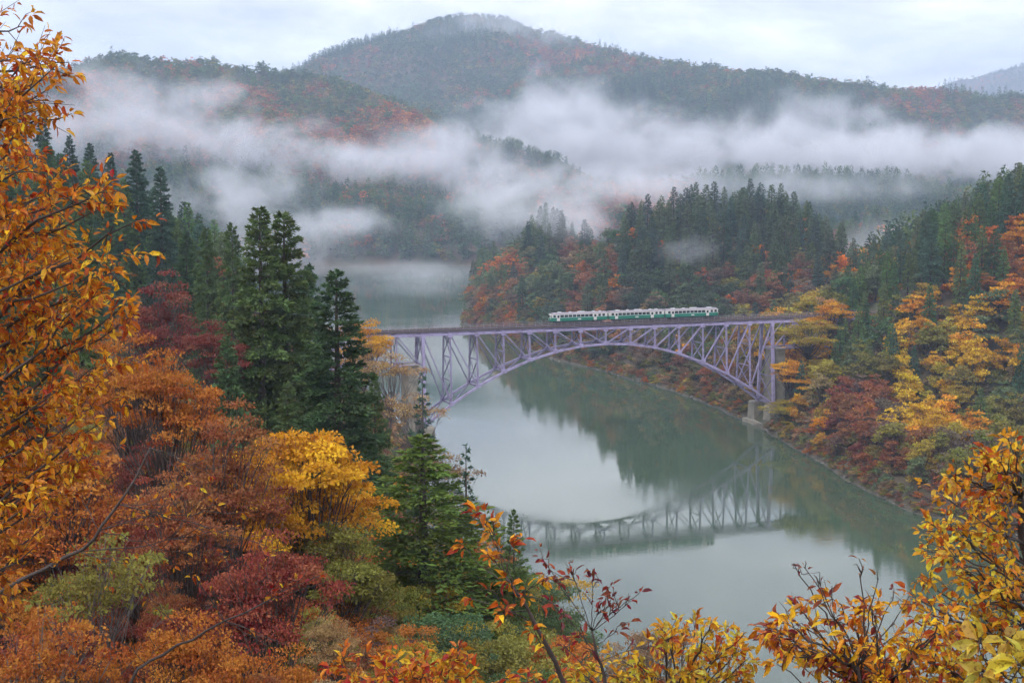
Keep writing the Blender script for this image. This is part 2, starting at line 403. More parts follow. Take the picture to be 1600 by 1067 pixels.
XL, XR = -HALF - 62, HALF + 46                       # the deck runs on into the wooded banks
m = MB()
for x in np.arange(XL, XR, 0.75): m.box(x, x + 0.24, -1.5, 1.5, HD + 1.05, HD + 1.27)
o = m.build('sleepers', M_TIMBER, bridge); o['kind'] = 'stuff'
for y in (-.95, .95): m = MB(); m.box(XL, XR, y - .2, y + .2, HD + .1, HD + 1.04); m.build('stringer', M_STEEL2, bridge)
for y in (-.53, .53): m = MB(); m.box(XL, XR, y - .04, y + .04, HD + 1.28, HD + 1.44); m.build('rail', M_RUST, bridge)
for s in (-1, 1):
    m = MB(); y0, y1 = (2.15, 3.3)
    m.box(XL, XR, min(s * y0, s * y1), max(s * y0, s * y1), HD + .95, HD + 1.05); m.build('walkway', M_TIMBER, bridge)
    m = MB(); m.box(XL, XR, s * 3.32 - .06, s * 3.32 + .06, HD + .55, HD + 1.1); m.build('walkway_edge_beam', M_TIMBER, bridge)
    for z in (1.65, 2.15): m = MB(); m.tube([(XL, s * 3.3, HD + z), (XR, s * 3.3, HD + z)], 0.028, 5); m.build('handrail', M_RAILING, bridge)
pm = MB(); pm.box(-.035, .035, -.035, .035, 0, 1.15); pm = pm.mesh('railing_post', M_RAILING)
for x in np.arange(XL, XR, 2.3):
    for s in (-1, 1): link('railing_post', pm, bridge, (x, s * 3.3, HD + 1.05))
# approach spans
for side in (-1, 1):
    x0 = side * HALF; n = 5 if side > 0 else 7; step = 9.2 if side > 0 else 8.8; dep = 9.6
    for s in (1, -1):
        for k in range(n):
            a = Vector((x0 + side * k * step, -s * WT / 2, HD - .35)); b = Vector((x0 + side * (k + 1) * step, -s * WT / 2, HD - .35))
            lo = Vector((0, 0, -dep))
            member('top_chord', a, b, 0.75, 0.8)
            if (k < 4):
                if k: member('approach_bottom_chord', a + lo, b + lo, 0.5, 0.5)
                else: member('approach_bottom_chord', a + lo + Vector((side * 1.5, 0, 0)), b + lo, 0.5, 0.5)
                laced('vertical_post', b, b + lo, 0.5)
                if k % 2 == 0: laced('diagonal_brace', b, a + lo + Vector((side * .6, 0, 0)), 0.42)
                else: laced('diagonal_brace', a, b + lo, 0.42)
            if s == 1:
                member('floor_beam', b + Vector((0, .35, .1)), b + Vector((0, WT - .35, .1)), 0.4, 0.8, M_STEEL2)
                if k < 4:
                    member('sway_brace', b, b + lo + Vector((0, WT, 0)), 0.2, None, M_STEEL2)
                    member('sway_brace', b + Vector((.25, WT, 0)), b + lo + Vector((.25, 0, 0)), 0.2, None, M_STEEL2)
                    member('cross_strut', b + lo, b + lo + Vector((0, WT, 0)), 0.3, None, M_STEEL2)
# concrete: tall pier at each end of the arch, stepped footings under the arch feet
def taper(m, x0, x1, y0, y1, z0, z1, k):
    cx, cy_ = (x0 + x1) / 2, (y0 + y1) / 2
    f = lambda x, c: c + (x - c) * k
    m.add([(f(x0,cx),f(y0,cy_),z0),(f(x1,cx),f(y0,cy_),z0),(f(x1,cx),f(y1,cy_),z0),(f(x0,cx),f(y1,cy_),z0),(x0,y0,z1),(x1,y0,z1),(x1,y1,z1),(x0,y1,z1)],
          [(3,2,1,0),(4,5,6,7),(0,1,5,4),(1,2,6,5),(2,3,7,6),(3,0,4,7)])
for side in (-1, 1):
    m = MB(); xa, xb = sorted((side * (HALF + 1.7), side * (HALF + 5.2)))
    taper(m, xa, xb, -4.0, 4.0, 2, HD - 10.3, 1.12)
    m.box(xa - .35, xb + .35, -4.4, 4.4, HD - 10.3 + .003, HD - 9.85); m.build('concrete_pier', M_CONC, bridge)
    zf = HD - H1
    for s in (1, -1):
        m = MB(); y = -s * WB / 2; xa, xb = sorted((side * (HALF - 2.6), side * (HALF + 2.2)))
        taper(m, xa, xb, y - 2.2, y + 2.2, 1.3, zf - .9, 1.1)
        m.build('arch_footing', M_CONC, bridge)
        m = MB(); xa, xb = sorted((side * (HALF - 2.6), side * (HALF + 1.4))); taper(m, xa, xb, y - 1.7, y + 1.7, zf - .897, zf - .3, 1.15); m.build('bearing_block', M_CONC, bridge)
    m = MB(); xa, xb = sorted((side * (HALF - 4.6), side * (HALF + 5.6))); taper(m, xa, xb, -WB / 2 - 3.0, WB / 2 + 3.0, -6, 1.297, 1.06); m.build('footing_base', M_CONC, bridge)

# ------------------------------------------------------------------ diesel railcars
M_CWHITE = paint('cream_white_paint', (0.62, 0.60, 0.57), 0.35, 0.12, 0.5)
M_CGREEN = paint('deep_green_paint', (0.012, 0.17, 0.11), 0.35, 0.2, 0.5)
M_CLIME = paint('pale_green_paint', (0.20, 0.50, 0.40), 0.4, 0.2, 0.5)
M_ROOF = paint('roof_grey', (0.24, 0.215, 0.24), 0.7, 0.25, 0.6)
M_UNDER = paint('underframe_dark', (0.03, 0.028, 0.03), 0.8, 0.3, 1.0)
M_UNIT = paint('roof_unit_grey', (0.45, 0.45, 0.46), 0.6, 0.2, 1.0)
t = NT('dark_window_glass'); M_GLASS = t.surf(t.n('ShaderNodeBsdfPrincipled', {'Base Color': (0.02, 0.026, 0.035, 1), 'Roughness': 0.08}).outputs[0])
t = NT('lamp_glass'); M_LAMP = t.surf(t.n('ShaderNodeBsdfPrincipled', {'Base Color': (0.8, 0.76, 0.6, 1), 'Roughness': 0.15}).outputs[0])
TZ = HD + 1.44
train = link('diesel_train', None, loc=BC + Vector((0, 0, TZ)), rot=(0, 0, BTH))
tag(train, 'white and green three car diesel train crossing the lavender bridge', 'train')
CW, CL = 1.45, 20.8
def section(z0, z1, mat, name, parent, xo, inset=0.0, cabs=(False, False)):
    """band of the car side between two heights, the cab ends rounded in plan"""
    m = MB(); L = CL / 2
    def outline():
        p = []
        for s in (1, -1):
            c = cabs[0] if s < 0 else cabs[1]
            ys = [-CW, -CW * .93, -CW * .6, 0, CW * .6, CW * .93, CW] if s > 0 else [CW, CW * .93, CW * .6, 0, -CW * .6, -CW * .93, -CW]
            for y in ys:
                x = s * (L - (0.75 * (abs(y) / CW) ** 3 if c else 0.12 * (abs(y) / CW) ** 8))
                p.append((xo + x - s * inset, y * (1 - inset / CW)))
        return p
    o = outline(); n = len(o)
    m.add([(x, y, z0) for x, y in o] + [(x, y, z1) for x, y in o],
          [(i, (i + 1) % n, n + (i + 1) % n, n + i) for i in range(n)] + [tuple(range(n - 1, -1, -1)), tuple(range(n, 2 * n))])
    return m.build(name, mat, parent)
def railcar(k, xo, cabs, label):
    car = section(0.95, 1.0, M_UNDER, 'railcar', train, xo, 0.02, cabs); car['label'] = label
    section(1.003, 2.05, M_CGREEN, 'green_band', car, xo, 0, cabs)
    section(2.053, 2.17, M_CLIME, 'pale_green_stripe', car, xo, 0.001, cabs)
    section(2.173, 3.28, M_CWHITE, 'white_body_side', car, xo, 0, cabs)
    m = MB(); prof = [(CW * math.cos(a), 3.283 + 0.48 * math.sin(a) ** 0.8) for a in np.linspace(0, math.pi, 11)]
    xs = [(-CL / 2 + (.75 if cabs[0] else .05), .82), (-CL / 2 + (1.6 if cabs[0] else .2), 1), (CL / 2 - (1.6 if cabs[1] else .2), 1), (CL / 2 - (.75 if cabs[1] else .05), .82)]
    v = [(xo + x, y * .995, 3.283 + (z - 3.283) * s) for x, s in xs for y, z in prof]; n = len(prof)
    f = [(i * n + j, i * n + j + 1, (i + 1) * n + j + 1, (i + 1) * n + j) for i in range(3) for j in range(n - 1)] + [tuple(range(n - 1, -1, -1)), tuple(range(3 * n, 4 * n))]
    m.add(v, f); m.build('roof', M_ROOF, car)
    for s in (-1, 1):                                # windows and doors of each side
        x = -CL / 2 + 1.0
        doors = [-CL / 2 + 2.75, CL / 2 - 4.6]
        for dx in doors:
            m = MB(); m.box(xo + dx - .55, xo + dx + .55, min(s * (CW - .02), s * (CW + .012)), max(s * (CW - .02), s * (CW + .012)), 1.05, 3.05); d = m.build('door', M_CWHITE, car)
            m = MB(); m.box(xo + dx - .36, xo + dx + .36, min(s * CW, s * (CW + .02)), max(s * CW, s * (CW + .02)), 2.1, 2.95); m.build('door_window', M_GLASS, car)
        spots = [(-CL / 2 + 1.35, .9)] + [(xx, 1.28) for xx in np.linspace(-6.3, 4.2, 8)] + [(CL / 2 - 3.0, .9), (CL / 2 - 1.5, .9)]
        for wx_, ww in spots:
            m = MB(); m.box(xo + wx_ - ww / 2, xo + wx_ + ww / 2, min(s * (CW - .02), s * (CW + .018)), max(s * (CW - .02), s * (CW + .018)), 2.24, 3.06); m.build('window', M_GLASS, car)
        m = MB(); m.box(xo - .6, xo + .6, min(s * (CW - .02), s * (CW + .014)), max(s * (CW - .02), s * (CW + .014)), 1.35, 1.75); m.build('side_emblem_panel', M_CWHITE, car)
    for e_, c in ((-1, cabs[0]), (1, cabs[1])):
        xe = xo + e_ * CL / 2
        m = MB()
        if c:
            for y in (-.95, .0, .95):
                xi = xe - e_ * (0.75 * (abs(y) / CW) ** 3)
                m.box(min(xi, xi + e_ * .03), max(xi, xi + e_ * .03), y - .38, y + .38, 2.25, 3.05)
            m.build('cab_window', M_GLASS, car)
            for y in (-.9, .9):
                xi = xe - e_ * .2
                m = MB(); m.tube([(xi, y, 1.75), (xi + e_ * .14, y, 1.75)], .13, 8); m.build('headlight', M_LAMP, car)
        else:
            m.box(min(xe, xe + e_ * .24), max(xe, xe + e_ * .24), -.55, .55, 1.05, 3.05); m.build('gangway_bellows', M_UNDER, car)
    for x, w in ((-6.5, 1.2), (-2.4, .7), (1.0, 2.4), (6.2, .8), (8.0, .6)):
        x += random.uniform(-.6, .6)
        m = MB(); taper(m, xo + x - w / 2, xo + x + w / 2, -.55, .55, 3.70, 3.98, 1.08); m.build('roof_vent', M_UNIT, car)
    m = MB(); m.box(xo - 5.2, xo + 4.8, -1.2, 1.2, .42, .948); m.build('underfloor_gear', M_UNDER, car)
    for bx in (-7.1, 7.1):
        m = MB(); m.box(xo + bx - 1.5, xo + bx + 1.5, -1.05, 1.05, .35, .8); b = m.build('bogie', M_UNDER, car)
        for wx_ in (-1.05, 1.05):
            m = MB(); m.tube([(xo + bx + wx_, -.62, .43), (xo + bx + wx_, .62, .43)], .43, 14); m.build('wheelset', M_RUST, car)
# the train stands where the photograph shows it, centred a little right of midspan
def t_at(u):
    best = min(((abs(proj(*(BC + Vector((x * math.cos(BTH), x * math.sin(BTH), TZ + 2))))[0] - u), x) for x in np.linspace(-60, 60, 2401)))
    return best[1]
TX = (t_at(857) + t_at(1122)) / 2
railcar(0, TX - 21.35, (True, False), 'railcar at the river bend end, its rounded cab leading')
railcar(1, TX, (False, False), 'middle railcar of the three')
railcar(2, TX + 21.35, (False, True), 'railcar at the concrete pier end of the train')
def ordinal(n): return f"{n}{'th' if 10 <= n % 100 <= 20 else {1: 'st', 2: 'nd', 3: 'rd'}.get(n % 10, 'th')}"
# ------------------------------------------------------------------ tree shapes
def unit(a): return a / np.maximum(np.linalg.norm(a, axis=1, keepdims=True), 1e-9)
def blades(C, D, N, l, w, rs, bend=0.0):
    """one rhombic leaf or needle spray per point: C base, D long axis, N facing"""
    D = unit(D); S = unit(np.cross(D, N)); U = unit(np.cross(S, D)); n = len(C)
    l = l[:, None]; w = w[:, None]
    m = C + D * l * 0.45 + U * l * bend
    v = np.stack([C, m + S * w * 0.5, C + D * l, m - S * w * 0.5], 1).reshape(-1, 3)
    f = np.arange(4 * n).reshape(n, 4)
    return v, f
def crown_mesh(name, v, f, tone, mat):
    me = mesh(name, v, f, mat)
    a = me.attributes.new('tone', 'FLOAT', 'POINT'); a.data.foreach_set('value', np.repeat(tone, 4).astype(np.float32))
    return me
def conifer(seed, H, Rm, nb, nl, bl, mat, low=0.12, sparse=0.0, power=0.92):
    rs = np.random.default_rng(seed); C = []; D = []; N = []; T = []; Lb = []
    tr = MB(); tr.tube([(0, 0, -2.0), (0, 0, H * .3), (0, 0, H * .7), (0, 0, H * .985)], [H * .016, H * .012, H * .007, H * .0015], 7)
    for k in range(nb):
        t_ = (k + rs.random()) / nb; t_ = t_ ** 0.85
        z = H * (low + (1 - low) * t_); az = k * 2.399 + rs.normal(0, .35)
        L = Rm * ((1 - t_) ** power) * (0.66 + 0.46 * rs.random()) * min(1, .6 + t_ * 2.2) + 0.008 * H
        o = np.array([math.cos(az), math.sin(az), 0]); sd_ = np.array([-o[1], o[0], 0])
        rise = 0.55 * t_ - 0.10 + rs.normal(0, .06); droop = 0.42 * (1 - t_) + .1
        n = max(4, int(nl * (0.35 + L / Rm)))
        s = rs.uniform(.12, 1.0, n) ** 0.75
        lat = rs.normal(0, .20, n) * L * (1.15 - s * .7)
        p = o[None] * (L * s)[:, None] + sd_[None] * lat[:, None]
        p[:, 2] = z + L * (rise * s - droop * s * s) + rs.normal(0, .055, n) * L * .8
        C.append(p)
        d = o[None] * .75 + sd_[None] * (lat / (L * .25 + .01))[:, None] * .35 + rs.normal(0, .38, (n, 3)); d[:, 2] += rs.uniform(-.25, .55, n)
        D.append(d)
        q = rs.normal(0, .35, (n, 3)); q[:, 2] += 1.0; q += o[None] * .45
        N.append(q); T.append(np.clip(rs.normal(.5, .24) + rs.normal(0, .15, n), 0, 1)); Lb.append(bl * (.6 + .7 * rs.random(n)) * (0.6 + .4 * min(1, L / Rm * 1.6)))
        if k % 3 == 0 and nb >= 60: tr.tube([(0, 0, z), tuple(o * L * .5 + np.array([0, 0, z + L * (rise * .5 - droop * .25)])), tuple(o * L * .92 + np.array([0, 0, z + L * (rise * .92 - droop * .85)]))], [.004 * H * (1.1 - t_), .0025 * H * (1.1 - t_), .0006 * H], 4)
    C, D, N, T, Lb = map(np.concatenate, (C, D, N, T, Lb))
    v, f = blades(C, D, N, Lb, Lb * .42, rs, .08)
    return crown_mesh('cedar_crown', v, f, T, mat), tr.mesh('cedar_trunk', M_BARK, True)
def broadleaf(seed, H, Rc, ncl, nl, ls, mat, flat=0.5, base=.22, twigs=True, bark=None, fill=1.0, stems=1, crn=.6, vr=.4):
    rs = np.random.default_rng(seed); C = []; D = []; N = []; T = []
    tr = MB()
    stem_top = []
    for k in range(stems):
        a = rs.uniform(0, 6.28); lean = rs.uniform(.02, .10) * H * (1 if stems == 1 else 2.2)
        b0 = np.array([rs.normal(0, .02 * H) * (stems > 1), rs.normal(0, .02 * H) * (stems > 1), -1.5])
        top = np.array([math.cos(a) * lean, math.sin(a) * lean, H * .78]); mid = (b0 + top) * .5 + np.array([rs.normal(0, .02 * H), rs.normal(0, .02 * H), 0])
        r0 = H * .018 / stems ** .5
        tr.tube([b0, mid, top], [r0, r0 * .65, r0 * .15], 7); stem_top.append((b0, mid, top))
    nsub = 4 + seed % 3; subs = []                    # a crown is several masses of leaves, each on its own limb
    for j in range(nsub):
        a = j * 6.283 / nsub + rs.uniform(-.5, .5); q_ = rs.uniform(.35, .72); subs.append((math.cos(a) * q_, math.sin(a) * q_, rs.uniform(-.55, .45), rs.uniform(.42, .62)))
    subs.append((rs.normal(0, .12), rs.normal(0, .12), .48, .52))
    for k in range(ncl):
        d = unit(rs.normal(0, 1, (1, 3)))[0]
        if d[2] < -.35: d[2] *= -.6
        u_ = rs.uniform(.45, 1.0) ** .6
        wob = 1 + .22 * math.sin(3 * math.atan2(d[1], d[0]) + seed) + .12 * math.sin(5 * d[2] + seed * 2)
        sx_, sy_, sz_, sr_ = subs[k % len(subs)]
        c = np.array([(sx_ + d[0] * sr_ * u_) * Rc * wob, (sy_ + d[1] * sr_ * u_) * Rc * wob, H * crn + (sz_ + d[2] * sr_ * u_) * H * vr])
        rc = Rc * rs.uniform(.15, .30); n = max(6, int(nl * rs.uniform(.6, 1.3)))
        e_ = unit(rs.normal(0, 1, (n, 3))); e_[:, 2] = np.where(e_[:, 2] < -.3, -e_[:, 2] * .6, e_[:, 2])
        rr = rs.uniform(.25, 1.0, n) ** (0.45 * fill)
        p = c[None] + e_ * (rc * rr)[:, None] * np.array([1.15, 1.15, flat])[None]
        C.append(p); N.append(e_ * .8 + np.array([0, 0, .55]) + rs.normal(0, .45, (n, 3)))
        D.append(unit(e_ * np.array([1, 1, .2])) * .7 + rs.normal(0, .6, (n, 3)) + np.array([0, 0, -.15]))
        T.append(np.clip(rs.normal(.5, .17) + rs.normal(0, .17, n), 0, 1))
        if twigs:
            b0, mid, top = stem_top[k % stems]; s_ = np.clip((c[2] / H - .18) * rs.uniform(.5, .85), base * .6, .75)
            st = b0 + (mid - b0) * s_ * 2 if s_ < .5 else mid + (top - mid) * (s_ * 2 - 1)
            m1 = st * .45 + c * .55 + np.array([0, 0, -.04 * H]) + rs.normal(0, .015 * H, 3)
            tr.tube([st, m1, c], [H * .0055, H * .0035, H * .0012], 5)
            for j in range(2):
                e2 = c + unit(rs.normal(0, 1, (1, 3)) + np.array([[0, 0, .5]]))[0] * rc * .9
                tr.tube([m1 * .4 + c * .6, e2], [H * .0022, H * .0007], 4)
    C, D, N, T = map(np.concatenate, (C, D, N, T))
    l = ls * rs.uniform(.6, 1.25, len(C))
    v, f = blades(C, D, N, l, l * .72, rs, .06)
    return crown_mesh('leafy_crown', v, f, T, mat), tr.mesh('leafy_trunk', bark or M_BARK, True)

PAL = dict(cedar=(.070, .120, .050), cedar2=(.115, .165, .058), cedar3=(.068, .118, .074), lcedar=(.12, .175, .04), green=(.088, .135, .058), sage=(.14, .175, .085), olive=(.20, .18, .045),
           yolive=(.33, .25, .04), yellow=(.58, .35, .028), gold=(.58, .28, .024), orange=(.55, .20, .022), rust=(.41, .14, .034), redbrown=(.28, .105, .048), red=(.28, .075, .05),
           maroon=(.20, .06, .048), brown=(.25, .16, .085), tan=(.34, .22, .10), dusk=(.16, .11, .08))
def jit(c, s=.14):
    k = random.uniform(1 - s, 1 + s)
    return tuple(max(0, x * k * random.uniform(1 - s * .6, 1 + s * .6)) for x in c) + (1.0,)
def mute(c, y):                                      # greyer and slightly darker colours for the farther trees
    k = 0.0 if y < 560 else .3; g = (c[0] + c[1] * 1.4 + c[2]) / 3.2
    return tuple((x * (1 - k) + g * k) * (1 - .35 * k) for x in c[:3]) + (1.0,)
CON_MID = [conifer(100 + i, 25, 4.5, 80, 42, .98, M_NEEDLE, power=.66 + .07 * (i % 3)) for i in range(5)]
BRO_MID = [broadleaf(200 + i, 15, 5.4 + .5 * (i % 3), 34 + 3 * (i % 3), 54, .78, M_LEAF, flat=.5 + .07 * (i % 3), crn=.54, vr=.46) for i in range(6)]
BUSH = [broadleaf(300 + i, 5, 2.7, 16, 48, .42, M_LEAF, flat=.6, crn=.45, vr=.45, stems=3) for i in range(3)]
CON_FAR = [conifer(400 + i, 25, 4.6, 22, 8, 3.2, M_FARLEAF, low=.03) for i in range(3)]
BRO_FAR = [broadleaf(500 + i, 12, 4.8, 11, 9, 2.2, M_FARLEAF, flat=.75, twigs=False, fill=.5, crn=.42, vr=.5) for i in range(4)]
CON_MID_I = [conifer(100 + i, 25, 4.5, 56, 24, 1.35, M_FARLEAF, power=.7) for i in range(3)]
BRO_MID_I = [broadleaf(240 + i, 15, 5.6, 24, 26, 1.15, M_FARLEAF, crn=.52, vr=.48) for i in range(4)]
BUSH_I = [broadleaf(340 + i, 5, 2.9, 14, 26, .62, M_FARLEAF, flat=.6, crn=.42, vr=.46, twigs=False) for i in range(4)]

_lt = MB(); _lt.tube([(0, 0, 0), (.04, .02, .5), (0, 0, 1.0)], [.26, .23, .21], 8); LOWER = _lt.mesh('lower_trunk', M_BARK, True)
def tree(kind, pair, loc, sc, rz, color, label=None, group=None, cat='tree', lean=(0, 0), crown_z=1.0, H=1.0):
    r_ = link(kind, None, loc=loc, rot=(lean[0], lean[1], rz), scale=sc)
    tag(r_, label, cat, group)
    c = link('crown', pair[0], r_, loc=(0, 0, H * (1 - crown_z)), scale=(1, 1, crown_z)); c.color = color
    tr = link('trunk', pair[1], r_, loc=(0, 0, H * (1 - crown_z)), scale=(1, 1, crown_z))
    if crown_z < .97: link('lower_trunk', LOWER, r_, loc=(0, 0, -1.5), scale=(H / 12, H / 12, H * (1 - crown_z) + 1.5))
    return r_

# ------------------------------------------------------------------ what hides what
EL = np.maximum.accumulate((GZ - CAM_H) / rad[1:][:, None], axis=0)
def terrain_vis(x, y, z, slack=.0):
    a = np.degrees(np.arctan2(x, y)); r_ = np.hypot(x, y)
    ai = np.clip(np.searchsorted(ang, a), 0, na - 1); ri = np.clip(np.searchsorted(rad[1:], r_ * .985) - 1, 0, nr - 1)
    return (z - CAM_H) / r_ > EL[ri, ai] - slack
ZB = np.zeros((267, 400), bool)
def raster(u, v_top, v_bot, wpx, conical):
    """how many quarter-scale picture cells of a tree still show; then mark them"""
    u, a, b, w = u / 4, v_top / 4, v_bot / 4, max(wpx / 4, .6)
    y0, y1 = int(max(0, a)), int(min(266, b)); x0, x1 = int(max(0, u - w / 2)), int(min(399, u + w / 2))
    if y1 < y0 or x1 < x0: return 0
    yy, xx = np.mgrid[y0:y1 + 1, x0:x1 + 1]; s = (yy + .5 - a) / max(b - a, .5)
    half = (np.clip(s, 0, 1) ** .8 if conical else np.sqrt(np.clip(1 - (2 * s - 1) ** 2, 0, 1))) * w / 2
    k = (np.abs(xx + .5 - u) <= np.maximum(half, .4)) & (s >= 0)
    sub = ZB[y0:y1 + 1, x0:x1 + 1]; vis = int((k & ~sub).sum()); sub |= k
    return vis

# ------------------------------------------------------------------ hero trees on the near slope
def near_con(i, H, Rm, **k): return conifer(600 + i, H, Rm, 165, 150, .52, M_NEEDLE, **k)
def near_bro(i, H, Rc, ncl, nl, ls, **k): return broadleaf(700 + i, H, Rc, ncl, nl, ls, M_LEAF, **k)
NC = [near_con(0, 30, 4.5, low=.05, power=.62), near_con(1, 30, 4.7, low=.05, power=.58), near_con(2, 30, 5.0, low=.04, power=.66), conifer(610, 22, 5.6, 125, 170, .40, M_NEEDLE, low=.03, power=.8), conifer(611, 18, 2.6, 46, 34, .62, M_NEEDLE, low=.1)]
NC_H = [30, 30, 30, 22, 18]
heroes = []
def hero_con(u, vt, Y, kind, color, label, wide=1.0, name='cedar_tree'):
    p = at(u, vt, Y); zb = hgt(p[0], p[1]); H = max(6, p[2] - zb)
    s = H / NC_H[kind]; w = wide * min(1.0, (NC_H[kind] / H) ** .5) * s
    tree(name, NC[kind], (p[0], p[1], zb), (w, w, s), random.uniform(0, 6.28), jit(PAL[color], .06), label, 'cedars on the near slope')
    heroes.append((u, vt, proj(p[0], p[1], zb)[1], 2 * w * 4.2 * F_PX / Y, True, Y))
def hero_bro(u, vt, Y, wpx, kind, color, label, Hmax=20, name='broadleaf_tree', sx=1.0, group='autumn trees on the near slope', vis=True):
    p = at(u, vt, Y); zb = hgt(p[0], p[1]); pair, H0_, R0_ = NB[kind]; H = p[2] - zb
    s = min(H, Hmax) / H0_; w = wpx * Y / F_PX / 2 / (R0_ * 1.12)
    tree(name, pair, (p[0], p[1], p[2] - min(H, Hmax)), (w, w, s), random.uniform(0, 6.28), jit(PAL[color], .05), label, group, crown_z=min(1.0, 1.4 * w / s), H=H0_)
    if vis: heroes.append((u, vt, proj(p[0], p[1], p[2] - min(H, Hmax))[1], wpx * .85, False, Y))
NB = [(near_bro(0, 12, 4.6, 84, 120, .23, stems=3, bark=M_TWIG, fill=1.8), 12, 4.6), (near_bro(1, 12, 4.8, 80, 210, .25, flat=.42, bark=M_TWIG), 12, 4.8),
      (near_bro(2, 10, 4.4, 86, 150, .19, stems=4, flat=.36, bark=M_TWIG, fill=1.6), 10, 4.4), (near_bro(3, 13, 5.0, 74, 200, .26, flat=.55), 13, 5.0),
      (near_bro(4, 12, 5.0, 44, 70, .30, stems=2, bark=M_GREYBARK, fill=1.4), 12, 5.0)]
for a in [(405,326,152,0,'cedar2','tall thin topped cedar, the one farther from the bridge in the close pair',1.15),(443,334,156,1,'cedar2','tall cedar nearer the bridge in the close pair of thin tops',1.15),
          (525,424,132,2,'cedar','broad dark cedar standing alone in front of the bridge end',1.35),(660,680,104,3,'lcedar','bright green young cedar with broad skirt below the bridge end',2.4),
          (728,697,150,4,'cedar3','slim dark sparse conifer leaning over the water beside the green cedar',1.0),(803,797,104,3,'cedar2','narrow young conifer behind orange leaves at the water edge',.8),
          (482,415,222,1,'cedar','shorter cedar just behind the close pair of tall cedars',.9),(362,350,235,0,'cedar2','slender cedar next to the tall pair, second row',.85),(322,358,245,1,'cedar2','slender cedar between purple maple and tall pair',.85),
          (290,362,268,2,'cedar','rounded cedar half hidden behind slender ones',.9),(250,262,300,2,'cedar3','big dark cedar nearest the river in the misty cedar row',1.0),(212,236,315,1,'cedar3','tallest dark cedar of the misty cedar row',1.0),
          (172,240,345,0,'cedar3','thin cedar beside the tallest of the misty row',.9),(140,225,360,1,'cedar3','thin misty cedar behind the orange leaves',.9),(108,213,372,2,'cedar3','misty cedar showing over orange foliage, middle of the row',.9),
          (66,178,375,0,'cedar3','misty cedar poking above the orange branches',1.0),(28,190,390,1,'cedar3','misty cedar at the picture edge behind the orange tree',1.0),
          (660,585,300,4,'cedar3','small dark conifer under the bridge deck among pale orange trees',1.4),(585,590,185,2,'cedar2','cedar close behind the lone broad cedar',.8)]:
    hero_con(*a[:6], wide=a[6])
for a in [(245,425,175,150,0,'maroon','purple red maple in front of the misty cedars'),(330,500,150,140,2,'maroon','dull maroon maple spreading below the slender cedars'),
          (200,500,100,170,0,'rust','rust coloured tree behind the big orange leaved tree'),(250,545,82,230,2,'rust','orange red maple with thin upright stems'),(345,630,66,230,0,'redbrown','red brown maple showing dark forked stems'),
          (475,652,92,300,1,'gold','bright golden yellow tree below the cedars'),(380,690,84,200,1,'gold','amber tree between red maple and golden tree'),(420,835,52,270,2,'red','red leaved maple spreading low on the slope'),
          (530,820,88,210,3,'olive','olive tinged tree under the golden tree'),(575,905,100,170,3,'olive','olive tree in front of the young green cedar'),(640,1000,74,210,1,'yolive','yellowish bush tree low beside the young cedar'),
          (600,545,330,130,4,'tan','pale orange half bare tree at the bridge abutment'),(645,610,318,110,4,'tan','thin tan tree under the bridge approach'),(690,700,290,120,4,'brown','brownish tree on the bank below the arch'),
          (570,500,350,90,3,'gold','golden tree beside the end of the bridge deck'),(700,770,240,110,4,'brown','brown sparse tree at the water below the arch'),(770,850,175,130,0,'rust','thin rusty tree beside the narrow young conifer'),
          (90,690,70,260,0,'rust','rust orange tree low behind the big leaved tree'),(150,830,48,250,4,'olive','sparse olive tree with pale bare branches'),(280,740,58,190,0,'redbrown','brownish maple above the red leaved one'),
          (300,950,38,260,2,'rust','rusty maple at the foot of the picture'),(60,950,36,240,4,'rust','thin rusty tree with bare grey branches in the corner'),(480,960,56,230,3,'olive','dark olive tree beside the red leaved maple'),
          (560,1000,50,190,2,'redbrown','red brown bush tree at the foot of the picture'),(760,1010,90,150,3,'olive','olive tree below the young green cedar'),(850,1010,110,120,3,'olive','olive tree at the water behind orange sprigs'),
          (440,1010,44,240,2,'rust','orange rust maple in front of dark olive tree')]:
    hero_bro(*a)
for a in [(1262,498,489,95,3,'yolive','yellow green tree hiding the end of the bridge deck'),(1240,560,480,80,1,'gold','amber tree hanging over the concrete pier'),(1300,470,503,90,3,'gold','amber tree standing above the end of the bridge deck'),(1225,625,476,70,3,'yolive','low yellow green tree at the foot of the concrete pier'),(1285,560,484,95,1,'yolive','yellow green tree on the bank below the deck end')]:
    hero_bro(*a, Hmax=16, group='trees at the pier')
fills = []                                           # smaller trees packed between them on the lower slope
for row, (vt, Y) in enumerate(((700, 92), (765, 78), (830, 66), (900, 56), (970, 48), (1035, 41))):
    for u in np.arange(-40 + 35 * (row % 2), 600 + row * 22, 82):
        if (u > 360 and vt < 860) or (u > 500 and vt < 960) or (330 < u < 520 and vt < 1000): continue
        cn = random.choice(['rust', 'redbrown', 'rust', 'red', 'maroon', 'orange'] if u < 330 else (['rust', 'redbrown', 'gold', 'rust', 'olive'] if u < 450 else ['olive', 'yolive', 'olive', 'brown', 'tan']))
        fills.append((u + random.uniform(-25, 25), vt + random.uniform(-25, 30), Y * random.uniform(.93, 1.07), random.uniform(110, 190), random.choice((0, 0, 2, 2, 1)), cn))
fb = {}
for f_ in sorted(fills): fb.setdefault(f_[5], []).append(f_)
for cn, lst in fb.items():
    nm = dict(rust='rust orange', redbrown='red brown', brown='brown', maroon='maroon', orange='orange', red='red', gold='amber', olive='olive', yolive='yellow green', tan='tan')[cn]
    for n_, f_ in enumerate(lst): hero_bro(*f_[:5], cn, f"small {nm} tree low on the near slope, {ordinal(n_ + 1)} of {len(lst)} from left")
heroes.sort(key=lambda h: h[5])

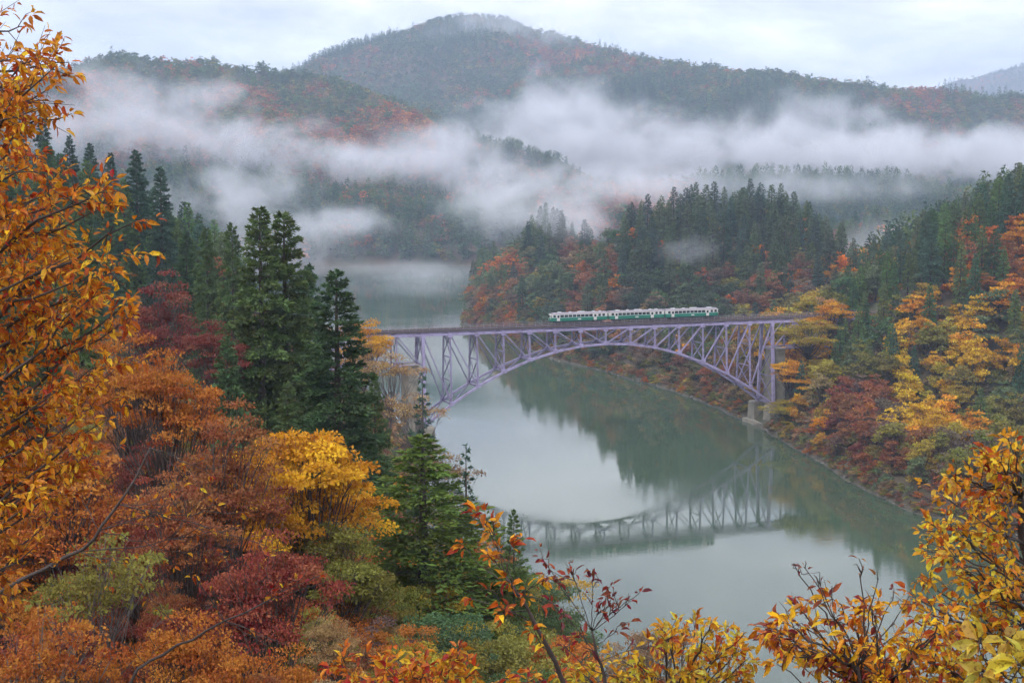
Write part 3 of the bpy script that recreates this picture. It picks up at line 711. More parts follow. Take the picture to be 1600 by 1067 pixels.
# ------------------------------------------------------------------ mid-distance woods
def zone(u, v, x, y, z, r_):
    """what grows where: chance of cedar and the leaf colours of the slope"""
    if y < 460 and x < -5:
        if u < 330: return .75, ['maroon', 'rust', 'olive']
        if u < 560: return .45, ['olive', 'rust', 'redbrown', 'yolive']
        return .12, ['tan', 'brown', 'olive', 'rust', 'gold']
    if x < -60 and y < 1250: return .5, ['olive', 'tan', 'brown']
    if x > 95 and y < 640 or (u > 1225 and y < 620):                      # right bank
        if v > 690: return .0, ['olive', 'brown', 'dusk', 'olive', 'redbrown', 'sage', 'yolive']
        if u < 1300: return .04, ['yolive', 'gold', 'olive', 'yolive', 'tan']
        if u < 1400 and v > 600: return .02, ['redbrown', 'maroon', 'dusk', 'red', 'olive']
        if u < 1400: return .62, ['olive', 'green', 'yolive', 'sage']
        if u > 1490 and 360 < v < 470: return .3, ['rust', 'redbrown', 'orange']
        if v < 450: return .93, ['rust', 'olive']
        if u < 1530: return .05, ['yellow', 'gold', 'yellow', 'yolive', 'olive']
        return .25, ['olive', 'sage', 'gold', 'brown', 'yolive']
    if y < 1000:                                                        # headland
        if u > 1290: return .3, ['tan', 'orange', 'sage', 'olive', 'gold']
        if u > 970:
            if v < 398 + max(0, (1060 - u)) * .4: return .96, ['yolive', 'rust']
            if u > 1165 and v < 470: return .45, ['rust', 'brown', 'olive', 'redbrown']
            if v < 430: return .62, ['green', 'sage', 'redbrown', 'olive']
            if v < 520: return .08, ['green', 'sage', 'green', 'brown', 'green', 'rust', 'olive']
            return .03, ['brown', 'tan', 'olive', 'redbrown', 'green', 'rust', 'gold', 'maroon']
        if u > 885: return .12, ['redbrown', 'brown', 'green', 'rust', 'green', 'olive', 'sage']
        if u > 815: return .5 if v < 400 else .08, ['green', 'green', 'sage', 'olive', 'brown']
        return .03, ['brown', 'rust', 'sage', 'green', 'redbrown', 'olive', 'rust']
    return .5, ['rust', 'tan', 'brown', 'olive', 'redbrown']
cand = []
def scatter(x0, x1, y0, y1, sp):
    X, Y = np.meshgrid(np.arange(x0, x1, sp), np.arange(y0, y1, sp))
    X = (X + rng.uniform(-.42, .42, X.shape) * sp).ravel(); Y = (Y + rng.uniform(-.42, .42, Y.shape) * sp).ravel()
    Z = sheet(X, Y); return X, Y, Z
X1, Y1, Z1 = scatter(-460, 560, 110, 1320, 6.3)
rd1 = river_dist(X1, Y1)
u1, v1, zz1 = proj(X1, Y1, Z1 + 8)
k = (rd1 > 1.5) & (Z1 > .5) & (u1 > -40) & (u1 < 1640) & (v1 > 150) & (v1 < 1120) & terrain_vis(X1, Y1, Z1 + 15)
# keep the strip along the track and the abutments clear
bl = np.array([math.cos(BTH), math.sin(BTH)]); bx = (X1 - BC.x) * bl[0] + (Y1 - BC.y) * bl[1]; by = -(X1 - BC.x) * bl[1] + (Y1 - BC.y) * bl[0]
k &= ~((np.abs(by) < 7.5) & (bx > -130) & (bx < 112)); k &= ~((np.abs(by) < 15) & (np.abs(bx) < HALF + 6))
k &= ~((np.abs(by + 10) < 9) & (bx < -HALF) & (bx > -100) & (Z1 > 16))
k &= ~((Y1 < 250) & (rng.random(len(X1)) < .35))
for i in np.nonzero(k)[0]:
    if Y1[i] < 135 and X1[i] > -25: continue
    pc, cols = zone(u1[i], v1[i], X1[i], Y1[i], Z1[i], rd1[i])
    con = random.random() < pc and rd1[i] > 7
    n_ = fbm(np.array([X1[i] / 26.0]), np.array([Y1[i] / 26.0]), 2)[0]
    if con:
        if random.random() < .3: continue
        H = random.uniform(17, 27) * (1.0 if Y1[i] > 300 else .7); H *= .72 if (u1[i] > 1225 and u1[i] < 1430 and Y1[i] < 640) else 1; W = H * random.uniform(.34, .44); c = random.choice(('cedar', 'cedar2', 'cedar2', 'cedar3'))
    else:
        if random.random() < .15: continue
        H = random.uniform(9, 16) * min(1, .45 + rd1[i] / 22) * (.7 if Y1[i] < 300 and X1[i] < 10 else 1); W = H * random.uniform(.72, 1.0); c = cols[int(abs(n_ * 9.7 + random.random() * 1.6)) % len(cols)]
    cand.append([X1[i], Y1[i], Z1[i], H, W, con, c, u1[i], 0])
ev = [(h[5], h) for h in heroes] + [(c[1], c) for c in cand]
ev.sort(key=lambda e_: e_[0])
for _, c in ev:
    if len(c) == 6: raster(c[0], c[1], c[2], c[3], c[4])
    else:
        uu, vt, _z = proj(c[0], c[1], c[2] + c[3]); _u, vb, _z = proj(c[0], c[1], c[2])
        c[8] = raster(float(uu), float(vt), float(vb), c[4] * F_PX / float(_z), c[5])
cand = [c for c in cand if c[8] > 0]
AREA = {'near': 'on the near slope', 'right': 'on the bank beyond the pier', 'head': 'on the headland behind the train', 'far': 'in the side valley'}
def area_of(c):
    if c[1] < 460 and c[0] < 20: return 'near'
    if c[0] > 95 and c[1] < 640: return 'right'
    return 'head' if c[1] < 1000 and c[7] < 1300 else 'far'
CNAME = dict(cedar='dark green', cedar2='mid green', cedar3='bluish green', green='green', sage='pale green', olive='olive', yolive='yellow green', yellow='golden yellow', gold='amber', orange='orange', rust='rust orange',
             redbrown='red brown', red='scarlet', maroon='maroon', brown='brown', tan='tan', dusk='dusky brown')
cand = [c for c in cand if c[1] > 190 or c[8] > 25]
cons = sorted([c for c in cand if c[5]], key=lambda c: -c[8])[:260]
bros = sorted([c for c in cand if not c[5]], key=lambda c: -c[8])[:270]
chosen = set(map(id, cons + bros))
buckets = {}
for c in cons + bros: buckets.setdefault((area_of(c), c[6], c[5]), []).append(c)
for (ar, cn, con), lst in buckets.items():
    lst.sort(key=lambda c: c[7])
    for n_, c in enumerate(lst):
        nm = 'cedar' if con else 'broadleaf tree'
        lab = f"{CNAME[cn]} {nm} {AREA[ar]}" + ('' if len(lst) == 1 else f", {ordinal(n_ + 1)} of {len(lst)} from left")
        pair = random.choice(CON_MID if con else BRO_MID); H0_ = 25 if con else 15; w = c[4] / (9.6 if con else 12.4)
        if c[1] < 330:
            pair = NC[random.randrange(3)] if con else NB[random.choice((0, 1, 3))][0]; H0_ = 30 if con else 12; w = c[4] / (11 if con else 10.5)
        tree('cedar_tree' if con else 'broadleaf_tree', pair, (c[0], c[1], c[2]), (w, w, c[3] / H0_), random.uniform(0, 6.28), mute(jit(tuple(x * (1.25 if con else 1.0) for x in PAL[cn]), .16), c[1]), lab,
             ('cedars ' if con else 'autumn trees ') + AREA[ar])

# ------------------------------------------------------------------ woods too many to count: planted points
def planted(name, protos, P, tint, scl, label, cat):
    me = bpy.data.meshes.new(name); me.from_pydata(P.tolist(), [], [])
    a = me.attributes.new('tint', 'FLOAT_COLOR', 'POINT'); a.data.foreach_set('color', np.concatenate([tint, np.ones((len(P), 1))], 1).astype(np.float32).ravel())
    a = me.attributes.new('scl', 'FLOAT_VECTOR', 'POINT'); a.data.foreach_set('vector', scl.astype(np.float32).ravel())
    a = me.attributes.new('turn', 'FLOAT', 'POINT'); a.data.foreach_set('value', rng.uniform(0, 6.28, len(P)).astype(np.float32))
    a = me.attributes.new('pick', 'INT', 'POINT'); a.data.foreach_set('value', rng.integers(0, len(protos), len(P)).astype(np.int32))
    o = link(name, me); tag(o, label, cat, kind='stuff')
    g = bpy.data.node_groups.new(name + '_planting', 'GeometryNodeTree')
    g.interface.new_socket('Geometry', in_out='INPUT', socket_type='NodeSocketGeometry'); g.interface.new_socket('Geometry', in_out='OUTPUT', socket_type='NodeSocketGeometry')
    gi = g.nodes.new('NodeGroupInput'); go = g.nodes.new('NodeGroupOutput'); L = g.links.new
    ji = g.nodes.new('GeometryNodeJoinGeometry')
    for k_, pr in enumerate(protos):
        ob = bpy.data.objects.new(name + '_seedling', pr[0])
        n = g.nodes.new('GeometryNodeObjectInfo'); n.inputs['Object'].default_value = ob; n.inputs['As Instance'].default_value = True
        L(n.outputs['Geometry'], ji.inputs[0])
    ip = g.nodes.new('GeometryNodeInstanceOnPoints'); L(gi.outputs[0], ip.inputs['Points']); L(ji.outputs[0], ip.inputs['Instance'])
    ip.inputs['Pick Instance'].default_value = True
    def attr(nm, dt):
        n = g.nodes.new('GeometryNodeInputNamedAttribute'); n.data_type = dt; n.inputs['Name'].default_value = nm; return n.outputs['Attribute']
    L(attr('pick', 'INT'), ip.inputs['Instance Index']); L(attr('scl', 'FLOAT_VECTOR'), ip.inputs['Scale'])
    cx = g.nodes.new('ShaderNodeCombineXYZ'); L(attr('turn', 'FLOAT'), cx.inputs['Z']); L(cx.outputs[0], ip.inputs['Rotation'])
    L(ip.outputs[0], go.inputs[0])
    mod = o.modifiers.new('planting', 'NODES'); mod.node_group = g
    return o
def pal_arr(names, y=500): return np.array([mute(jit(PAL[n], .2), y)[:3] for n in names])
rest = [c for c in cand if id(c) not in chosen and c[1] > 300]
for con in (True, False):
    r_ = [c for c in rest if c[5] == con]
    if not r_: continue
    P = np.array([[c[0], c[1], c[2]] for c in r_]); s = np.array([[c[4] / (9.6 if con else 12.8), c[4] / (9.6 if con else 12.8), c[3] / (25 if con else 15)] for c in r_])
    planted('cedar_wood' if con else 'broadleaf_wood', CON_MID_I if con else BRO_MID_I, P, pal_arr([c[6] for c in r_]), s,
            'smaller and half hidden cedars filling the woods round the bridge' if con else 'smaller and half hidden autumn trees filling the banks', 'woods')
# shrubs along the shores and between the trunks
X2, Y2, Z2 = scatter(-300, 330, 150, 900, 3.0); rd2 = river_dist(X2, Y2); u2, v2, _ = proj(X2, Y2, Z2 + 2)
k = (Z2 > .05) & (u2 > -30) & (u2 < 1630) & (v2 > 250) & (v2 < 1110) & terrain_vis(X2, Y2, Z2 + 4) & ((rd2 < 16) | (Y2 < 260) | (rng.random(len(X2)) < .4))
bx = (X2 - BC.x) * bl[0] + (Y2 - BC.y) * bl[1]; by = -(X2 - BC.x) * bl[1] + (Y2 - BC.y) * bl[0]
k &= ~((np.abs(by) < 12) & (np.abs(np.abs(bx) - HALF) < 7.5)); k &= ~((np.abs(by) < 4.5) & (Z2 > 30) & (bx > -130) & (bx < 114))
X4, Y4, Z4 = scatter(-120, 200, 200, 900, 1.9); rd4 = river_dist(X4, Y4); u4, v4, _ = proj(X4, Y4, Z4 + 1)
k4 = (np.abs(rd4) < 6) & (Z4 > .02) & (Z4 < 3.2) & (u4 > -30) & (u4 < 1630) & terrain_vis(X4, Y4, Z4 + 2)
b4x = (X4 - BC.x) * bl[0] + (Y4 - BC.y) * bl[1]; b4y = -(X4 - BC.x) * bl[1] + (Y4 - BC.y) * bl[0]; k4 &= ~((np.abs(b4y) < 12) & (np.abs(np.abs(b4x) - HALF) < 7.5))
X2, Y2, Z2, rd2, k = [np.concatenate(q_) for q_ in ((X2, X4), (Y2, Y4), (Z2, Z4), (rd2, rd4), (k, k4))]
P = np.stack([X2, Y2, Z2], 1)[k]; nn = fbm(P[:, 0] / 9, P[:, 1] / 9, 2)
names = [['olive', 'brown', 'dusk', 'redbrown', 'sage', 'tan', 'olive', 'rust', 'yolive'][int(abs(a * 17 + random.random() * 2)) % 9] for a in nn]
sz = rng.uniform(.45, 1.0, len(P)); sz *= np.clip(.55 + rd2[k] / 14, .5, 1.15)
planted('undergrowth', BUSH_I, P, pal_arr(names), np.stack([sz, sz, sz * rng.uniform(.7, 1.1, len(P))], 1), 'shrubs and undergrowth covering the river banks', 'undergrowth')

t = NT('shore_rock'); tc = t.n('ShaderNodeTexCoord'); n1 = t.noise(1.4, 5, tc.outputs['Object']); M_ROCK = t.surf(t.n('ShaderNodeBsdfPrincipled', {'Base Color': t.ramp(n1.outputs[0], [(.35, (.05, .045, .037, 1)), (.65, (.20, .18, .15, 1))]), 'Roughness': .85}).outputs[0])
def rock(seed):
    rs = np.random.default_rng(seed); n, k_ = 7, 9; v = [(0, 0, -.6)]
    for i in range(1, n - 1):
        a = math.pi * i / (n - 1)
        for j in range(k_):
            b = 2 * math.pi * j / k_; r_ = 1 + rs.normal(0, .16); v.append((math.sin(a) * math.cos(b) * r_ * 1.2, math.sin(a) * math.sin(b) * r_, -math.cos(a) * r_ * .6))
    v.append((0, 0, .6)); f = []
    for j in range(k_): f.append((0, 1 + (j + 1) % k_, 1 + j)); f.append((len(v) - 1, len(v) - 1 - k_ + j, len(v) - 1 - k_ + (j + 1) % k_))
    for i in range(n - 3):
        for j in range(k_): a_ = 1 + i * k_; f.append((a_ + j, a_ + (j + 1) % k_, a_ + k_ + (j + 1) % k_, a_ + k_ + j))
    return (mesh('rock', v, f, M_ROCK), None)
X5, Y5, Z5 = scatter(-60, 160, 230, 760, 1.25); u5, v5, _ = proj(X5, Y5, Z5)
k5 = (Z5 > -.25) & (Z5 < 1.1) & (u5 > 640) & (u5 < 1620) & terrain_vis(X5, Y5, Z5 + 1) & (rng.random(len(X5)) < .5)
P = np.stack([X5, Y5, Z5], 1)[k5]; sz = rng.uniform(.15, .5, len(P)) * rng.choice([1, 1, 1, 2.0], len(P))
planted('shore_rocks', [rock(i) for i in range(4)], P, np.ones((len(P), 3)) * .2, np.stack([sz, sz * rng.uniform(.7, 1.2, len(P)), sz * rng.uniform(.6, 1.1, len(P))], 1), 'broken rocks lying along the water line', 'rocks')
NEARBUSH = [broadleaf(360 + i, 5, 2.6, 34, 110, .15, M_FARLEAF, flat=.5, crn=.45, vr=.46, stems=4, bark=M_TWIG) for i in range(3)]
X3, Y3, Z3 = scatter(-75, 30, 40, 165, 2.6); u3, v3, _ = proj(X3, Y3, Z3 + 3)
k = (u3 > -60) & (u3 < 880) & (v3 < 1250) & (river_dist(X3, Y3) > 1)
P = np.stack([X3, Y3, Z3], 1)[k]; nn = fbm(P[:, 0] / 7, P[:, 1] / 7, 2); uu3 = u3[k]
names = [(['rust', 'olive', 'redbrown', 'brown', 'rust', 'dusk', 'gold'] if a < 620 else ['olive', 'green', 'yolive', 'brown', 'olive', 'rust'])[int(abs(b_ * 15 + random.random() * 1.7)) % 6] for a, b_ in zip(uu3, nn)]
sz = rng.uniform(.55, 1.15, len(P)) * np.clip(P[:, 1] / 80, .6, 1.2)
planted('thicket', NEARBUSH, P, pal_arr(names, 0), np.stack([sz, sz, sz * rng.uniform(.8, 1.3, len(P))], 1), 'thicket of autumn shrubs covering the near slope', 'undergrowth')
# far hills and mountains
def far_wood(nm, x0, x1, y0, y1, sp, label, conf, warm):
    X, Y, Z = scatter(x0, x1, y0, y1, sp); u, v, _ = proj(X, Y, Z)
    k = (u > -60) & (u < 1660) & (v > -40) & terrain_vis(X, Y, Z + 9, .001) & (river_dist(X, Y) > 3)
    X, Y, Z = X[k], Y[k], Z[k]
    a = fbm(X / 190, Y / 190, 3) + .35 * fbm(X / 45 + 9, Y / 45, 2); b = fbm(X / 140 + 40, Y / 140, 3)
    con = (b + rng.normal(0, .12, len(X))) > conf
    sel = a + rng.normal(0, .16, len(X)) + warm
    names = np.array(['green'] * len(X), dtype='<U9')
    for lo, nm_ in ((-.30, 'cedar2'), (-.18, 'olive'), (-.05, 'green'), (.04, 'brown'), (.14, 'redbrown'), (.28, 'rust'), (.48, 'tan'), (.6, 'orange')): names[sel > lo] = nm_
    for cflag in (True, False):
        m_ = con == cflag
        if m_.sum() < 5: continue
        P = np.stack([X, Y, Z], 1)[m_]; n = len(P)
        s = rng.uniform(.8, 1.6, n) * (.78 if cflag else 1.0)
        tn = pal_arr(list(rng.choice(['cedar', 'cedar2', 'cedar3'], n)) if cflag else list(names[m_]))
        planted(nm + ('_cedars' if cflag else '_forest'), CON_FAR if cflag else BRO_FAR, P, tn, np.stack([s * rng.uniform(.85, 1.2, n)] * 2 + [s], 1), label + (', its cedars' if cflag else ', its autumn trees'), 'forest')
    return len(X)
NFAR = [far_wood('misty_hill', -700, 900, 1320, 2000, 8.5, 'misty low hills across the river bend', .02, .05),
        far_wood('valley_side', 180, 900, 640, 1320, 8.0, 'wooded side valley behind the headland', .1, .12),
        far_wood('foothill', -900, 1300, 1820, 2750, 10.0, 'forested ridges above the fog', .22, -.10),
        far_wood('mountain', -1300, 2100, 2600, 3700, 11.5, 'forest on the high rounded mountain', .26, -.14),
        far_wood('distant_peak', 1500, 3200, 5600, 6800, 22.0, 'forest on the faint distant mountain', .4, -.2)]
print('trees', len(heroes), len(cons), len(bros), len(rest), len(P), NFAR)
# ------------------------------------------------------------------ big leaved plants close to the camera
LT = np.array([0, .28, .28, .28, .66, .66, .66, 1.0]); LS = np.array([0, -.46, 0, .46, -.40, 0, .40, 0]); LU = np.array([0, .07, .0, .07, .05, -.03, .05, -.14])
LF = np.array([(0, 1, 2, 2), (0, 2, 3, 3), (1, 4, 5, 2), (2, 5, 6, 3), (4, 7, 5, 5), (5, 7, 6, 6)])
LFACES = [(0, 2, 1), (0, 3, 2), (1, 2, 5, 4), (2, 3, 6, 5), (4, 5, 7), (5, 6, 7)]
def leaf_mesh(ratio, tone, curl):
    v = np.stack([LT, LS * ratio, LU * (1 + curl)], 1)
    me = mesh('leaf', v, LFACES, M_BIGLEAF)
    a = me.attributes.new('tone', 'FLOAT', 'POINT'); a.data.foreach_set('value', [tone] * 8); return me
_leafcache = {}
def plant(name, label, trunk, targets, ll, ratio, colors, per=5, spacing=.17, twl=.45, twn=5, hang=.5, wood=.02, bark=None, seed=0, part_max=280, leafy=.72, group=None, cat='tree', bare=0.0, start_bias=.5):
    rs = np.random.default_rng(seed + 40)
    root = link(name, None, loc=trunk[0]); tag(root, label, cat, group)
    B = np.array(trunk[0]); wd = MB(); tp = [np.array(p) for p in trunk]
    for _ in range(2):                                # no straight wood: bend every stretch of the stem a little
        q_ = [tp[0]]
        for a, b in zip(tp[:-1], tp[1:]): q_ += [(a + b) / 2 + rs.normal(0, .035, 3) * np.linalg.norm(b - a), b]
        tp = q_
    if len(tp) > 1: wd.tube([p - B for p in tp], list(np.linspace(wood * 2.2, wood * .7, len(tp))), 8)
    segL = np.cumsum([0] + [np.linalg.norm(b - a) for a, b in zip(tp[:-1], tp[1:])])
    def on_trunk(s):
        s *= segL[-1]; i = min(np.searchsorted(segL, s, side='right') - 1, len(tp) - 2); return tp[i] + (tp[i + 1] - tp[i]) * ((s - segL[i]) / (segL[i + 1] - segL[i]))
    P = []; D = []; 
    def leaves_at(p, d, n):
        for _ in range(n):
            a = unit(rs.normal(0, 1, (1, 3)))[0]
            q_ = d * .7 + a * .75; q_[2] -= hang * rs.uniform(.3, 1.3)
            P.append(p + a * .02); D.append(q_)
    for T in targets:
        T = np.array(T); 
        ss = np.linspace(.02, 1, 25); pts = np.array([on_trunk(s) for s in ss])
        dist = np.linalg.norm(pts - T, axis=1); drop = T[2] - pts[:, 2]
        S = pts[np.argmin(dist + 1.2 * np.maximum(0, start_bias * dist - drop) + rs.uniform(0, .5, 25))]
        n = 9; L = np.linalg.norm(T - S); tt = np.linspace(0, 1, n)
        mid = (S + T) / 2 + np.array([0, 0, rs.uniform(-.06, .10) * L]) + rs.normal(0, .05 * L, 3)
        path = [(1 - a) ** 2 * S + 2 * a * (1 - a) * mid + a * a * T + rs.normal(0, .012 * L, 3) * (0 < a < 1) for a in tt]
        r0 = wood * (.28 + .12 * L)
        wd.tube([p - B for p in path], list(np.linspace(r0, .0035, n)), 6)
        for j in range(max(2, int(twn * L / 1.2))):
            a = 1 - leafy * rs.random() ** 1.1; i = min(int(a * (n - 1)), n - 2); p0 = path[i] + (path[i + 1] - path[i]) * (a * (n - 1) - i)
            d = unit((path[i + 1] - path[i])[None])[0]; e_ = unit((d * .9 + rs.normal(0, .55, 3) + np.array([0, 0, .25]))[None])[0]
            tl = twl * rs.uniform(.4, 1.2) * (1.15 - .5 * a); q1 = p0 + e_ * tl * .5 + rs.normal(0, .02, 3); q2 = p0 + e_ * tl + np.array([0, 0, -.06 * tl])
            wd.tube([p0 - B, q1 - B, q2 - B], [.0045, .0035, .0018], 4)
            if rs.random() < bare: continue
            for s in np.arange(.3, 1.01, spacing / tl): leaves_at(p0 + (q2 - p0) * s, e_, rs.integers(max(1, per // 2), per + 1) if s < .95 else per)
        if rs.random() >= bare: leaves_at(path[-1], unit((path[-1] - path[-2])[None])[0], per + 1)
    wd.build('branches', bark or M_TWIG, root, True)
    P = np.array(P); D = unit(np.array(D)); n = len(P)
    l = ll * rs.uniform(.38, 1.3, n)
    Nn = rs.normal(0, .55, (n, 3)) + np.array([0, -.35, .9]); S = unit(np.cross(D, Nn)); U = np.cross(S, D)
    tone = np.clip(rs.normal(.5, .22, n), 0, 1)
    uu, vv, zz = proj(P[:, 0], P[:, 1], P[:, 2]); inside = (uu > 0) & (uu < 1600) & (vv > 0) & (vv < 1067)
    order = np.argsort(-(l / zz) * inside + rs.random(n) * 1e-3); parts = order[:min(part_max, int(inside.sum()))]; restm = np.ones(n, bool); restm[parts] = False
    cl = np.array([PAL[c] if isinstance(c, str) else c for c in colors])
    for i in parts:
        key = (round(ratio, 2), round(float(tone[i]) * 6) / 6, int(rs.integers(0, 3)))
        if key not in _leafcache: _leafcache[key] = leaf_mesh(key[0], key[1], key[2] * .6)
        o = bpy.data.objects.new('leaf', _leafcache[key]); col.objects.link(o); o.parent = root
        m_ = Matrix(np.stack([D[i] * l[i], -S[i] * l[i], U[i] * l[i]], 1).tolist()).to_4x4(); m_.translation = Vector(P[i] - B)
        o.matrix_local = m_
        o.color = tuple(cl[rs.integers(0, len(cl))] * rs.uniform(.8, 1.2)) + (1,)
    k_ = len(cl); which = rs.integers(0, k_, n)
    for c in range(k_):                               # the rest of the leaves, one part for each leaf colour
        mm = restm & (which == c)
        if not mm.any(): continue
        lp = l[mm][:, None, None]
        v = (P[mm] - B)[:, None, :] + D[mm][:, None, :] * (LT[None, :, None] * lp) - S[mm][:, None, :] * (LS[None, :, None] * ratio * lp) + U[mm][:, None, :] * (LU[None, :, None] * lp)
        nn_ = mm.sum(); me = bpy.data.meshes.new('foliage')
        base = (np.arange(nn_) * 8)
        f = [tuple(b + i for i in q_) for b in base.tolist() for q_ in LFACES]
        me.from_pydata(v.reshape(-1, 3).tolist(), [], f); me.materials.append(M_BIGLEAF)
        a = me.attributes.new('tone', 'FLOAT', 'POINT'); a.data.foreach_set('value', np.repeat(tone[mm], 8).astype(np.float32))
        o = link('foliage', me, root); o.color = tuple(cl[c]) + (1,); o['kind'] = 'stuff'
    return n
def pts(lst): return [at(u, v, Y) for u, v, Y in lst]
def ground_at(u, Y, dx=0):
    p = at(u, 900, Y); return (p[0] + dx, p[1], hgt(p[0] + dx, p[1]) - .15)
cnt = []
# the big orange tree whose boughs lean in from the picture edge
edge = np.array([(-20, 40), (30, 55), (95, 112), (170, 62), (240, 75), (300, 178), (345, 212), (420, 186), (500, 208), (560, 188), (650, 172), (740, 150), (800, 110), (870, 60)])
tg = pts([(45, 42, 13), (108, 98, 12.6), (62, 168, 12.4), (30, 120, 13.2), (112, 178, 13), (212, 346, 12.2), (180, 318, 13), (208, 492, 12.5), (186, 425, 13.2), (150, 300, 13.5), (183, 568, 12.5), (168, 655, 12.8)])
rs0 = np.random.default_rng(5)
for _ in range(72):
    v = rs0.uniform(90, 850); um = np.interp(v, edge[:, 0], edge[:, 1]); u = um - abs(rs0.normal(0, .42)) * (um + 60); Y = rs0.uniform(11.6, 15.5)
    tg.append(at(max(u, -70), v, Y))
b0 = ground_at(-190, 14)
cnt.append(plant('chestnut_tree', 'big orange leaved tree whose boughs fill the left edge of the picture', [b0, tuple(at(-185, 760, 14)), tuple(at(-150, 500, 13.8)), tuple(at(-110, 250, 13.5)), tuple(at(-70, 60, 13.2))], tg, .102, .40,
      [(.62, .22, .014), (.54, .16, .014), (.66, .33, .026), (.42, .105, .018)], per=5, spacing=.11, twl=.5, twn=7.5, hang=.55, wood=.05, seed=1, leafy=.8))
# orange and yellow tree leaning in on the other side
tg = [];  edge = np.array([(690, 1555), (740, 1480), (800, 1450), (860, 1440), (920, 1425), (1000, 1400), (1067, 1390)])
for _ in range(52):
    v = rs0.uniform(700, 1075); um = np.interp(v, edge[:, 0], edge[:, 1]); u = um + abs(rs0.normal(0, .5)) * (1640 - um); tg.append(at(min(u, 1660), v, rs0.uniform(10.5, 13.5)))
tg += pts([(1585, 690, 11.5), (1548, 725, 11.5), (1490, 760, 11.3), (1520, 800, 11.2), (1450, 815, 11.6), (1470, 870, 11.4), (1440, 905, 11.8)])
cnt.append(plant('orange_tree', 'orange and yellow leaved tree leaning in over the water, right edge', [ground_at(1640, 12), tuple(at(1630, 1040, 12)), tuple(at(1600, 850, 12)), tuple(at(1590, 740, 11.8))], tg, .084, .50,
      [(.62, .24, .014), (.66, .34, .02), (.58, .40, .04), (.46, .12, .016)], per=5, spacing=.11, twl=.42, twn=7.5, hang=.45, wood=.035, seed=2, leafy=.85))
# orange bush below it
tg = []
for _ in range(34):
    u = rs0.uniform(1200, 1520); tg.append(at(u, rs0.uniform(935 + max(0, 1330 - u) * .25, 1100), rs0.uniform(9.8, 11.8)))
tg += pts([(1242, 948, 10.6), (1205, 985, 10.4), (1300, 935, 10.4), (1360, 950, 10.6), (1215, 1010, 10.2)])
cnt.append(plant('orange_bush', 'low orange bush with hanging leaflets below the leaning orange tree', [ground_at(1390, 11), tuple(at(1400, 1180, 11)), tuple(at(1370, 1060, 10.8))], tg, .098, .38,
      [(.64, .27, .014), (.68, .36, .02), (.55, .16, .014), (.25, .055, .03)], per=6, spacing=.14, twl=.36, twn=7, hang=.6, wood=.03, seed=3, leafy=.85, cat='bush'))
# its bare upright shoots with a few red leaves
tg = pts([(1240, 880, 10.4), (1256, 885, 10.4), (1300, 915, 10.3), (1342, 872, 10.3), (1372, 905, 10.3), (1397, 920, 10.4), (1275, 900, 10.3), (1420, 930, 10.5)])
cnt.append(plant('bare_shoots', 'thin nearly bare shoots with few dark red leaves above the orange bush', [ground_at(1340, 10.8), tuple(at(1345, 1160, 10.8)), tuple(at(1340, 1040, 10.5))], tg, .075, .34, ['maroon', 'redbrown'], per=1, spacing=.12, twl=.16, twn=4, wood=.018, seed=4, leafy=.45, bare=.25, cat='shrub'))
# big yellow green leaves in the corner
cnt.append(plant('yellow_green_shrub', 'shrub with large pale yellow green leaves in the bottom corner', [ground_at(1550, 8.5), tuple(at(1552, 1150, 8.5)), tuple(at(1552, 1050, 8.4))], pts([(1530, 1002, 8.3), (1575, 1000, 8.4), (1595, 1040, 8.2), (1535, 1052, 8.2)]), .17, .46,
      [(.48, .38, .06), (.52, .36, .045)], per=3, spacing=.3, twl=.1, twn=1, hang=.5, wood=.015, seed=5, leafy=.1, cat='shrub'))
# yellow bush in the middle of the foot of the picture
tg = []
for _ in range(40):
    u = rs0.uniform(890, 1215); top = np.interp(u, [890, 960, 1010, 1080, 1130, 1215], [1050, 1010, 950, 960, 965, 1040]); tg.append(at(u, top + abs(rs0.normal(0, 60)), rs0.uniform(11.5, 13.5)))
cnt.append(plant('yellow_bush', 'yellow leaved bush at the foot of the picture before the water', [ground_at(1060, 12.5), tuple(at(1060, 1230, 12.5)), tuple(at(1050, 1100, 12.4))], tg, .094, .42,
      [(.62, .37, .025), (.62, .30, .02), (.50, .40, .05), (.50, .15, .018)], per=6, spacing=.13, twl=.34, twn=7, hang=.4, wood=.03, seed=6, leafy=.85, cat='bush'))
# sapling with dark red leaves against the water
tg = pts([(845, 870, 11.4), (890, 880, 11.3), (955, 935, 11.2), (985, 938, 11.2), (925, 905, 11.2), (935, 955, 11.3), (905, 990, 11.4), (860, 940, 11.3), (1000, 925, 11.1), (880, 1010, 11.4), (965, 985, 11.3), (1025, 1010, 11.3)])
cnt.append(plant('red_sapling', 'slender sapling with small dark red leaves standing against the water', [ground_at(960, 11.5), tuple(at(965, 1180, 11.5)), tuple(at(945, 1060, 11.4)), tuple(at(925, 985, 11.3))], tg, .082, .40, [(.22, .03, .025), (.28, .045, .025), (.15, .03, .03)], per=3, spacing=.11, twl=.26, twn=7, hang=.5, wood=.012, seed=7, leafy=.7))
